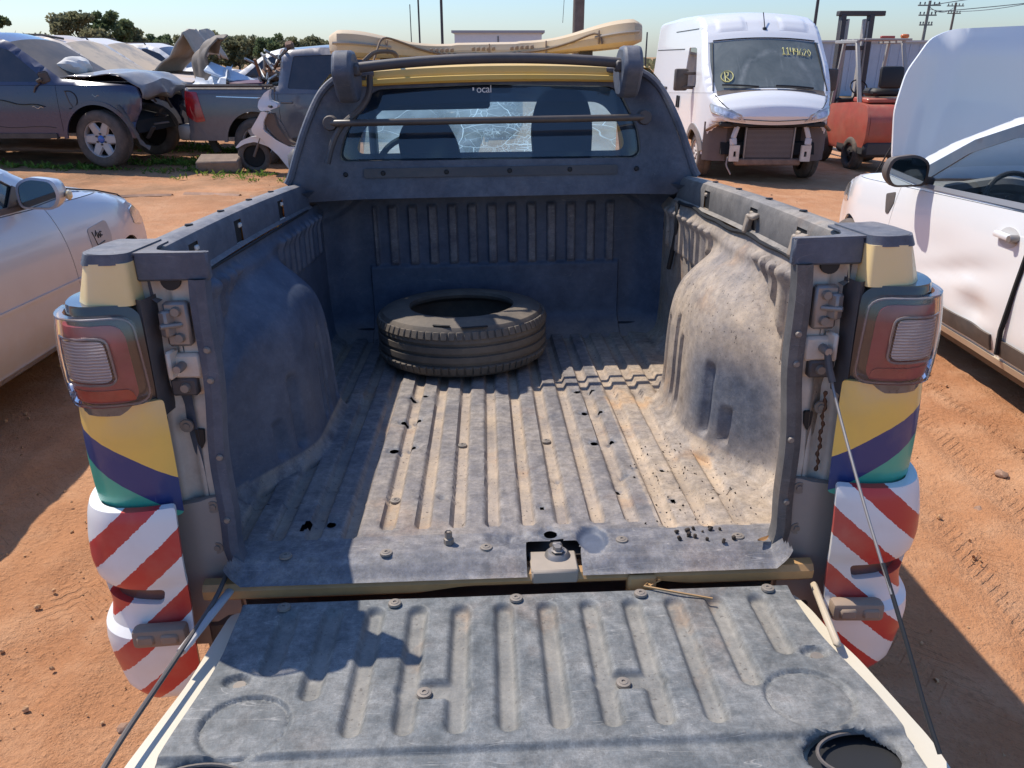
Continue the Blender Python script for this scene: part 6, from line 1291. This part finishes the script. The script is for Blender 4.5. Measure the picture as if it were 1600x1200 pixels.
for s_ in (-1, 1):
    MB().beam((s_ * .46, -.62, 1.15), (s_ * .43, -.05, 2.22), .07, .06, .01).beam((s_ * .44, .62, 1.0), (s_ * .43, .48, 2.22), .06, .05, .01).beam((s_ * .43, -.10, 2.22), (s_ * .43, .85, 2.22), .07, .06, .01).build('guard_post', M_FGREY, fk)
    m_ = MB().beam((s_ * .28, .95, .20), (s_ * .28, 1.09, 2.72), .10, .16, .01).build('mast_channel', M_FDARK, fk); MB().beam((s_ * .17, .98, .25), (s_ * .17, 1.10, 2.64), .05, .11, .008).build('inner_channel', M_FGREY, m_)
    MB().tube([(s_ * .22, .90, .5), (s_ * .22, 1.03, 2.6)], .022, 8).build('lift_chain', M_STEEL, fk)
for q in (-.35, -.1, .15, .4, .65): MB().box((0, q, 2.25), (.86, .05, .035), bev=.005).build('guard_bar', M_FGREY, fk)
MB().box((.08, 1.10, 2.74), (.92, .16, .09), bev=.01).box((0, 1.05, 2.12), (.55, .09, .08)).box((0, 1.02, 1.1), (.55, .09, .08)).build('mast_crossbar', M_FDARK, fk)
MB().box((.42, -.10, 2.31), (.14, .09, .07), bev=.02).build('warning_lamp', mat('orange_lamp', (.60, .14, .02), .3, coat=.5), fk); MB().box((.10, -.10, 2.29), (.26, .06, .05), bev=.01).build('warning_lamp', mat('red_lamp', (.35, .03, .02), .3, coat=.5), fk)
MB().box((0, .55, .95), (.80, .10, .55), bev=.03).tube([(-.1 + .16 * math.cos(a), .30 + .10 * math.sin(a), 1.42 + .13 * math.sin(a)) for a in np.linspace(0, 6.28, 21)[:-1]], .014, 6, closed=True).tube([(-.1, .5, 1.1), (-.1, .30, 1.42)], .03, 6).build('steering_column', M_BLACK, fk)
MB().box((-.1, 1.20, .60), (1.0, .06, .5), bev=.01).build('fork_carriage', M_FDARK, fk)
for s_ in (-.25, .25): MB().beam((s_, 1.25, .12), (s_, 2.2, .12), .10, .04).beam((s_, 1.25, .10), (s_, 1.25, .75), .10, .05).build('fork', M_FDARK, fk)
wf = wheel(fk, .46, -.62, .30, .30, .22, spokes=0, rimmat=M_FDARK); wheel(fk, -.44, -.62, .30, src=wf); w2 = wheel(fk, .48, .72, .35, .35, .24, spokes=0, rimmat=M_FDARK); wheel(fk, -.48, .72, .35, src=w2)

# ------------------------------------------------------------------ scooter, nose to the left
sc = thing('scooter', 'white scooter standing in front of the grey pickup rear wheel', 'scooter', place(-3.36, 12.2), math.pi / 2 + .10); sc.scale = (.88, .88, .88)
M_SCW = mat('scooter_white', (.72, .71, .70), .35, coat=.6, dust=.2, up=.25, dcol=(.50, .40, .32), low=(.1, .6, .5)); M_SCB = mat('scooter_brown', (.09, .065, .05), .6, dust=.35, dcol=(.26, .19, .14))
# local: y forward (image left), x right
wf = wheel(sc, .001, .64, .275, .275, .10, ri=.185, spokes=6, rimmat=M_FDARK, sw=.05); wheel(sc, .001, -.66, .275, .275, .11, ri=.18, spokes=6, rimmat=M_FDARK, sw=.05)
def shell(name, side, wfn, m, res=.05, angle=50):
    mb = MB(); pl = roundpoly(side, .03, 3)
    for s_ in (1, -1): mb.panel(pl, lambda a, b, d, s=s_: V((s * (wfn(a, b) - d * .5), a, b)), res, (), 0, flip=s_ > 0)
    n = len(pl); vs = [V((wfn(a, b), a, b)) for a, b in pl] + [V((-wfn(a, b), a, b)) for a, b in pl]; mb.add(vs, [(i, (i + 1) % n, (i + 1) % n + n, i + n) for i in range(n)])
    return mb.build(name, m, sc, angle=angle)
shell('front_fender', [(.93, .43), (.82, .54), (.66, .60), (.50, .62), (.36, .52), (.34, .42), (.45, .47), (.60, .52), (.76, .49), (.90, .42)], lambda a, b: .075, M_SCW)
shell('leg_shield', [(.58, .66), (.60, .74), (.48, .90), (.40, 1.02), (.30, 1.0), (.38, .86), (.40, .72), (.22, .55), (.02, .44), (-.12, .43), (-.30, .48), (-.42, .46), (-.40, .38), (-.20, .32), (.0, .08), (.06, .06), (.22, .30), (.38, .46), (.46, .58)], lambda a, b: .12 + .10 * float(ss(b, .35, .8)) * float(ss(a, .1, .4)), M_SCW)
shell('inner_shield', [(.36, .96), (.22, .98), (.18, .78), (.02, .54), (-.10, .47), (.06, .46), (.26, .62), (.38, .80)], lambda a, b: .11, M_SCB)
shell('handlebar_cover', [(.46, 1.08), (.44, 1.18), (.34, 1.30), (.24, 1.36), (.27, 1.26), (.26, 1.18), (.14, 1.14), (.13, 1.08), (.28, 1.03), (.42, 1.02)], lambda a, b: .10 + .06 * float(ss(b, 1.25, 1.05)), M_SCW)
shell('rear_body', [(-.25, .60), (-.30, .72), (-.90, .84), (-1.0, .78), (-.75, .56), (-.45, .42), (-.35, .44)], lambda a, b: .15, M_SCW)
shell('seat', [(-.20, .62), (-.22, .80), (-.40, .84), (-.60, .80), (-.92, .88), (-.95, .82), (-.4, .70)], lambda a, b: .13, M_SCB)
MB().tube(curve([(-.34, .20, 1.10), (-.20, .26, 1.10), (0, .30, 1.09), (.20, .26, 1.10), (.34, .20, 1.10)], 14), .016, 8).build('handlebar', M_PLAST, sc)
for s_ in (-1, 1): MB().tube([(s_ * .24, .24, 1.10), (s_ * .36, .19, 1.10)], .022, 8).build('grip', M_BLACK, sc); MB().tube([(s_ * .055, .47, .64), (s_ * .062, .64, .275)], .022, 8).build('fork_leg', M_SCB, sc)
MB().box((.12, .20, 1.36), (.10, .02, .09), (0, 0, .3), .02).tube([(.12, .22, 1.12), (.12, .21, 1.34)], .007, 5).build('mirror', M_PLAST, sc)
MB().lathe([(0, .07), (.05, .06), (.08, .02), (.08, -.04)], (.10, -.20, .27), 'x', 16).build('engine_case', M_STEEL, sc); MB().box((0, -.42, .28), (.16, .46, .14), bev=.03).build('swingarm', M_PLAST, sc)
MB().box((.10, .10, .10), (.03, .02, .03)).build('stand_bolt', M_BLACK, sc); MB().tube([(-.06, -.2, .22), (-.14, -.28, .0)], .012, 6).build('side_stand', M_PLAST, sc)

# ------------------------------------------------------------------ things on the ground at the left
mb = MB().box((0, 0, .10), (.62, .34, .22), (R(14), 0, 0), .02)
o = mb.build('wooden_block', mat('weathered_wood', (.20, .15, .115), .9, var=.35, vscale=7, dust=.4, bump=.6, bscale=25, bdist=.01)); o.location = place(-4.42, 12.02); o.rotation_euler.z = .08; tag(o, 'squat weathered block wedged before the scooter front wheel', 'block')
M_BARK = mat('dry_palm_strip', (.42, .24, .15), .85, var=.3, vscale=9)
def strip_(pts, w_, label):
    P_ = curve(pts, 14); m = MB(); rows = [[(p.x - w_ * .1, p.y - w_ * (.5 - .3 * abs(i / 13 - .5)), gz(p.x, p.y) + .012), (p.x, p.y, gz(p.x, p.y) + .035), (p.x + w_ * .1, p.y + w_ * (.5 - .3 * abs(i / 13 - .5)), gz(p.x, p.y) + .012)] for i, p in enumerate(P_)]
    o = m.sheet(rows, True).build('wood_strip', M_BARK); tag(o, label, 'wood strip', 'wood strips littering the soil')
strip_([(-4.85, 9.55, 0), (-4.55, 9.7, 0), (-4.25, 9.78, 0)], .09, 'reddish straight wood strip, the leftmost of the litter on the soil')
strip_([(-4.15, 9.92, 0), (-3.8, 9.95, 0), (-3.45, 9.92, 0)], .12, 'pale flat wood strip lying between the other strips, nearest the weeds')
strip_([(-3.35, 8.75, 0), (-3.25, 8.92, 0), (-3.0, 9.05, 0), (-2.5, 9.12, 0)], .10, 'curved hooked wood strip close to the black bed rail')
strip_([(-3.3, 9.85, 0), (-3.1, 9.8, 0), (-2.95, 9.7, 0)], .07, 'short dark wood strip below the wooden block')
strip_([(3.25, 9.2, 0), (3.9, 9.15, 0), (4.3, 9.2, 0)], .03, 'thin twig on the soil in front of the white van')

# ------------------------------------------------------------------ weeds
def leaf_tuft(vs, fs, x, y, h, n, spread, lw):
    for _ in range(n):
        a = RNG.uniform(0, 6.283); l = h * RNG.uniform(.4, 1.1); e = RNG.uniform(.3, 1.2); d = V((math.cos(a) * math.cos(e), math.sin(a) * math.cos(e), math.sin(e))); b = V((x + RNG.normal(0, spread), y + RNG.normal(0, spread), 0)); b.z = gz(b.x, b.y)
        p = V((-math.sin(a), math.cos(a), 0)) * lw * RNG.uniform(.6, 1.3); m = b + d * l * .55; t_ = b + d * l + V((0, 0, -l * .25 * (1.2 - e))); o = len(vs)
        vs += [b, m + p, t_, m - p + V((0, 0, .01))]; fs.append((o, o + 1, o + 2, o + 3))
def weeds():
    vs, fs = [], []
    for cx, cy, rx, ry, n in ((-5.4, 12.7, .55, .25, 75), (-4.9, 13.4, .4, .3, 45), (-5.2, 14.6, 1.0, .5, 90), (-6.6, 11.8, .6, .14, 45), (-4.5, 13.6, .4, .4, 30), (-4.9, 11.9, .9, .3, 30), (-8.2, 11.9, 1.0, .2, 30), (-3.75, 11.75, .25, .1, 7), (-3.9, 11.3, .9, .25, 8)):
        for _ in range(n): leaf_tuft(vs, fs, cx + RNG.normal(0, rx * .6), cy + RNG.normal(0, ry * .7), RNG.uniform(.04, .15), RNG.integers(6, 14), .05, .016)
    me = bpy.data.meshes.new('weeds'); me.from_pydata([tuple(p) for p in vs], [], fs); t = NT('weed_leaf'); c = t.mix(t.range(t.noise(3, 4), .3, .7), (.085, .16, .03), (.21, .29, .06)); c = t.mix(t.range(t.noise(1.1, 4), .6, .75), c, (.26, .20, .08))
    d = t.n('ShaderNodeBsdfDiffuse'); t.put(d.inputs[0], c); tl = t.n('ShaderNodeBsdfTranslucent'); t.put(tl.inputs[0], c); mx = t.n('ShaderNodeMixShader'); mx.inputs[0].default_value = .35; t.t.links.new(d.outputs[0], mx.inputs[1]); t.t.links.new(tl.outputs[0], mx.inputs[2])
    finish(me, t.done(mx.outputs[0])); o = link('weeds', me); tag(o, 'green weeds growing around the parked wrecks at the left', kind='stuff')
weeds()

# ------------------------------------------------------------------ trees
def leaf_mat(name, a, b):
    t = NT(name); c = t.mix(t.range(t.noise(.9, 5, .65), .3, .7), a, b); d = t.n('ShaderNodeBsdfDiffuse'); t.put(d.inputs[0], c); tl = t.n('ShaderNodeBsdfTranslucent'); t.put(tl.inputs[0], c)
    mx = t.n('ShaderNodeMixShader'); mx.inputs[0].default_value = .45; t.t.links.new(d.outputs[0], mx.inputs[1]); t.t.links.new(tl.outputs[0], mx.inputs[2]); return t.done(mx.outputs[0])
M_LEAF = [leaf_mat('leaf_dark', (.10, .14, .07), (.17, .20, .10)), leaf_mat('leaf_olive', (.18, .19, .10), (.27, .25, .15)), leaf_mat('leaf_light', (.16, .22, .05), (.28, .32, .09))]
M_TRUNK = mat('tree_bark', (.10, .075, .055), .95, var=.4, vscale=5)
def tree(x, y, H, Wd, label, kind=0, n=2200, leaf=.16, trunk=.3, group=None, cl=22):
    z0 = gz(x, y); rt = thing('tree', label, 'tree', (x, y, z0), 0, group)
    mb = MB(); th = H * trunk; r0 = .035 * H + .03; tips = []
    mb.tube([(0, 0, -.1), (.02 * H, 0, th * .6), (0, .02 * H, th * 1.15)], [r0, r0 * .8, r0 * .6], 7)
    cs = []
    for k in range(cl):
        a = RNG.uniform(0, 6.283); rr = math.sqrt(RNG.uniform(0, 1)) * Wd * .5; zz = H * RNG.uniform(trunk * 1.05, .93); env = math.sqrt(max(.05, 1 - ((zz / H - (trunk + .28)) / (.75 - trunk * .4)) ** 2)); p = V((math.cos(a) * rr * env, math.sin(a) * rr * env, zz)); cs.append((p, Wd * RNG.uniform(.09, .20)))
        if k < 9: mb.tube(curve([(0, 0, th * RNG.uniform(.6, 1.1)), (p.x * .4, p.y * .4, th + (zz - th) * .55), tuple(p)], 6), [r0 * .45, r0 * .38, r0 * .3, r0 * .22, r0 * .15, r0 * .08], 5)
    mb.build('trunk', M_TRUNK, rt)
    vs = np.zeros((n * 4, 3)); idx = RNG.integers(0, len(cs), n)
    C_ = np.array([c[0] for c in cs])[idx]; S_ = np.array([c[1] for c in cs])[idx]
    dirs = RNG.normal(size=(n, 3)); dirs /= np.linalg.norm(dirs, axis=1)[:, None]; P_ = C_ + dirs * (S_ * RNG.uniform(.02, 1.0, n) ** .6)[:, None] * np.array([1, 1, .72])
    u = RNG.normal(size=(n, 3)); u /= np.linalg.norm(u, axis=1)[:, None]; w_ = np.cross(u, RNG.normal(size=(n, 3))); w_ /= np.linalg.norm(w_, axis=1)[:, None]; s_ = leaf * RNG.uniform(.5, 1.2, n)[:, None]
    vs[0::4] = P_ - u * s_; vs[1::4] = P_ + w_ * s_ * .55; vs[2::4] = P_ + u * s_; vs[3::4] = P_ - w_ * s_ * .55
    me = bpy.data.meshes.new('crown'); me.from_pydata(vs.tolist(), [], np.arange(n * 4).reshape(-1, 4).tolist()); me.materials.append(M_LEAF[kind]); link('crown', me, rt)
def bear(u, d): return ((u - 800) / 1202 * (d * .92) * 1.0, d)
def hgt(v_, d): return CAM_H + d * math.tan(math.atan((600 - v_) / 1202) - R(23.07))
for u, d, vtop, wpx, kind, label in ((2, 42, 18, 46, 0, 'dark green tree cut by the left edge of the photo'), (-4, 30, 50, 40, 2, 'light green bush at the left edge, below the dark tree'), (140, 46, 13, 84, 1, 'open crowned tree with sky showing through, left of the clump'), (182, 48, 14, 66, 0, 'darker tree joined to the open crowned tree'), (217, 50, 32, 56, 1, 'lower olive tree on the right flank of the clump'), (250, 70, 52, 40, 0, 'small dark tree right beside the clump'), (62, 80, 53, 84, 1, 'far low olive bush between the left edge tree and the clump'), (105, 75, 58, 46, 1, 'low far bush under the open crowned tree')):
    x, y = bear(u, d); sc_ = d * .92 / 1202; tree(x, y, hgt(vtop, d) - gz(x, y), wpx * sc_, label, kind, 6000 if d < 60 else 2200, .13 if d < 60 else .22, .22, cl=40)
lab = ['pale olive far tree, first right of the clump', 'far tree behind the buckled hood', 'dark far tree above the white distant suv', 'round far tree above the grey pickup bed', 'tallest dark far tree of the distant row', 'olive far tree left of the grey pickup cab', 'low far tree above the grey pickup cab', 'last low far tree before the light bar', 'wide far bush at the left of the distant row', 'far bush behind the rusty scrap', 'far bush behind the folded bonnet', 'far low scrub beside the beacon']
for k, (u, vtop, wpx, kd) in enumerate(((283, 56, 40, 1), (318, 48, 62, 1), (352, 56, 46, 1), (390, 54, 54, 1), (425, 49, 44, 0), (462, 60, 50, 1), (492, 58, 44, 1), (518, 60, 44, 1), (300, 62, 50, 1), (440, 62, 50, 1), (372, 62, 44, 1), (545, 66, 40, 1))):
    d = 88 + 6 * (k % 4); x, y = bear(u, d); tree(x, y, hgt(vtop, d) - gz(x, y), wpx * d * .92 / 1202, lab[k], kd, 2400, .26, .18, 'far trees in the row behind the yard', 26)
tw_ = MB(); vs = []; fs = []
for k in range(5000):
    x = RNG.uniform(-170, 120); y = RNG.uniform(125, 150); s_ = RNG.uniform(.4, 1.0); zt = RNG.uniform(0, 1) ** .6 * (2.9 + 1.6 * float(fbm(np.array([x * .06]), np.array([0.3]), 3, 3)[0])) * (1.0 if x < -20 else .45); u = V(RNG.normal(size=3)).normalized(); w_ = u.cross(V(RNG.normal(size=3))).normalized(); p = V((x, y, zt)); o = len(vs); vs += [p - u * s_, p + w_ * s_ * .6, p + u * s_, p - w_ * s_ * .6]; fs.append((o, o + 1, o + 2, o + 3))
me = bpy.data.meshes.new('scrubland'); me.from_pydata([tuple(p) for p in vs], [], fs); me.materials.append(M_LEAF[1]); tag(link('scrubland', me), 'distant belt of scrub along the horizon', kind='stuff')

# ------------------------------------------------------------------ poles, wires, far buildings
M_POLEW = mat('grey_pole_wood', (.16, .14, .12), .9, var=.3, vscale=4); M_POLED = mat('dark_pole', (.05, .05, .055), .7)
def pole(u, d, top, r, label, m=M_POLEW, arms=0):
    x, y = bear(u, d); z0 = gz(x, y); o = thing('utility_pole', label, 'pole', (x, y, z0)); H_ = top - z0
    MB().tube([(0, 0, -.3), (0, 0, H_ * .5), (0, 0, H_)], [r, r * .9, r * .78], 10).build('pole_shaft', m, o)
    for k in range(arms):
        ar = MB().beam((-.95 + .2 * k, 0, H_ - .35 - .75 * k), (.95 - .2 * k, 0, H_ - .35 - .75 * k), .12, .10).build('cross_arm', m, o)
        for q in (-.8, -.4, .4, .8): MB().lathe([(0, .22), (.05, .2), (.07, .1), (.04, .05), (.04, 0)], (q * (1 - .2 * k), 0, H_ - .30 - .75 * k), 'z', 8).build('insulator', M_POLED, ar)
    return x, y
pole(902, 26, 11, .19, 'thick grey wooden pole rising behind the light bar')
pole(692, 34, 9.5, .06, 'thicker dark pole behind the light bar, left of centre', M_POLED); pole(657, 40, 9.5, .045, 'thin dark pole at the left of the pair behind the light bar', M_POLED); pole(644, 60, 5.1, .04, 'shortest thin pole left of the dark pair', M_POLED)
pole(1266, 40, 4.95, .085, 'leaning dark pole behind the roof of the white van', M_POLED); pole(1009, 55, 3.2, .06, 'short thin pole left of the white van', M_POLED)
a1 = pole(1437, 72, 6.05, .14, 'utility pole with cross arms above the raised white hood', M_POLEW, 3); a2 = pole(1477, 96, 7.3, .15, 'farther utility pole with cross arm, right of the other one', M_POLEW, 2)
def wire(a, b, sag, label, r=.012):
    pts = [V(a).lerp(V(b), t_) - V((0, 0, sag * 4 * t_ * (1 - t_))) for t_ in np.linspace(0, 1, 20)]; o = MB().tube(pts, r, 4).build('power_line', M_POLED); tag(o, label, 'power line', 'power lines across the sky')
wire((a1[0], a1[1], 5.7), (75, 60, 14.5), .8, 'uppermost power line running from the cross arm pole to the right edge', .03); wire((a1[0] + .5, a1[1], 5.2), (75, 58, 11.2), .8, 'lower power line from the cross arm pole to the right edge', .03); wire((a2[0], a2[1], 6.9), (a1[0], a1[1], 5.6), .5, 'power line between the two cross arm poles', .03); wire((a1[0], a1[1], 5.4), (28, 40, 5.0), .6, 'power line from the cross arm pole to the leaning pole', .02)
x, y = bear(878, 40); wire((x, y, 3.2), (x + .5, y + 2, 12), .0, 'thin slack cable hanging near the thick wooden pole', .012)
def building(name, label, cat, x0, x1, y0, depth, h, m, ribs, rm):
    o = thing(name, label, cat, ((x0 + x1) / 2, y0 + depth / 2, gz((x0 + x1) / 2, y0))); w_ = x1 - x0
    MB().box((0, 0, h / 2 - .2), (w_, depth, h + .4)).build('wall', m, o); MB().box((0, 0, h + .06), (w_ + .3, depth + .3, .12)).build('roof', rm, o); return o, w_
M_WALLB = mat('blue_grey_cladding', (.33, .40, .50), .5, var=.08, vscale=2); M_TRAIL = mat('white_trailer', (.62, .65, .68), .4, var=.05)
o, w_ = building('warehouse', 'blue grey metal warehouse behind the forklift', 'warehouse', 19, 46, 52, 22, 2.75, M_WALLB, 0, mat('grey_roof_edge', (.42, .44, .46), .5))
rb = None
for k in range(44):
    if rb is None: rb = MB().box((0, -11.02, 1.32), (.10, .04, 2.64)).build('cladding_rib', M_WALLB, o)
    else: share(rb, o, None, (k * .6 - 13.2, 0, 0))
rb.location.x = -13.2 + 0
MB().box((6, -11.03, 1.1), (4.5, .08, 2.2)).build('door', mat('roller_door', (.36, .38, .40), .5), o)
o, w_ = building('box_trailer', 'white box trailer showing above the light bar', 'trailer', -3.0, 1.55, 44, 9, 2.85, M_TRAIL, 0, mat('trailer_edge', (.30, .32, .36), .5))
for sx in (-1.4, 1.4): MB().lathe([(.28, -.15), (.5, -.15), (.5, .15), (.28, .15)], (sx, -3.2, .35), 'x', 18, closed=True).build('wheel', M_TYRE2, o)
MB().box((0, -4.52, 1.5), (.05, .03, 2.4)).build('door_seam', M_POLED, o)
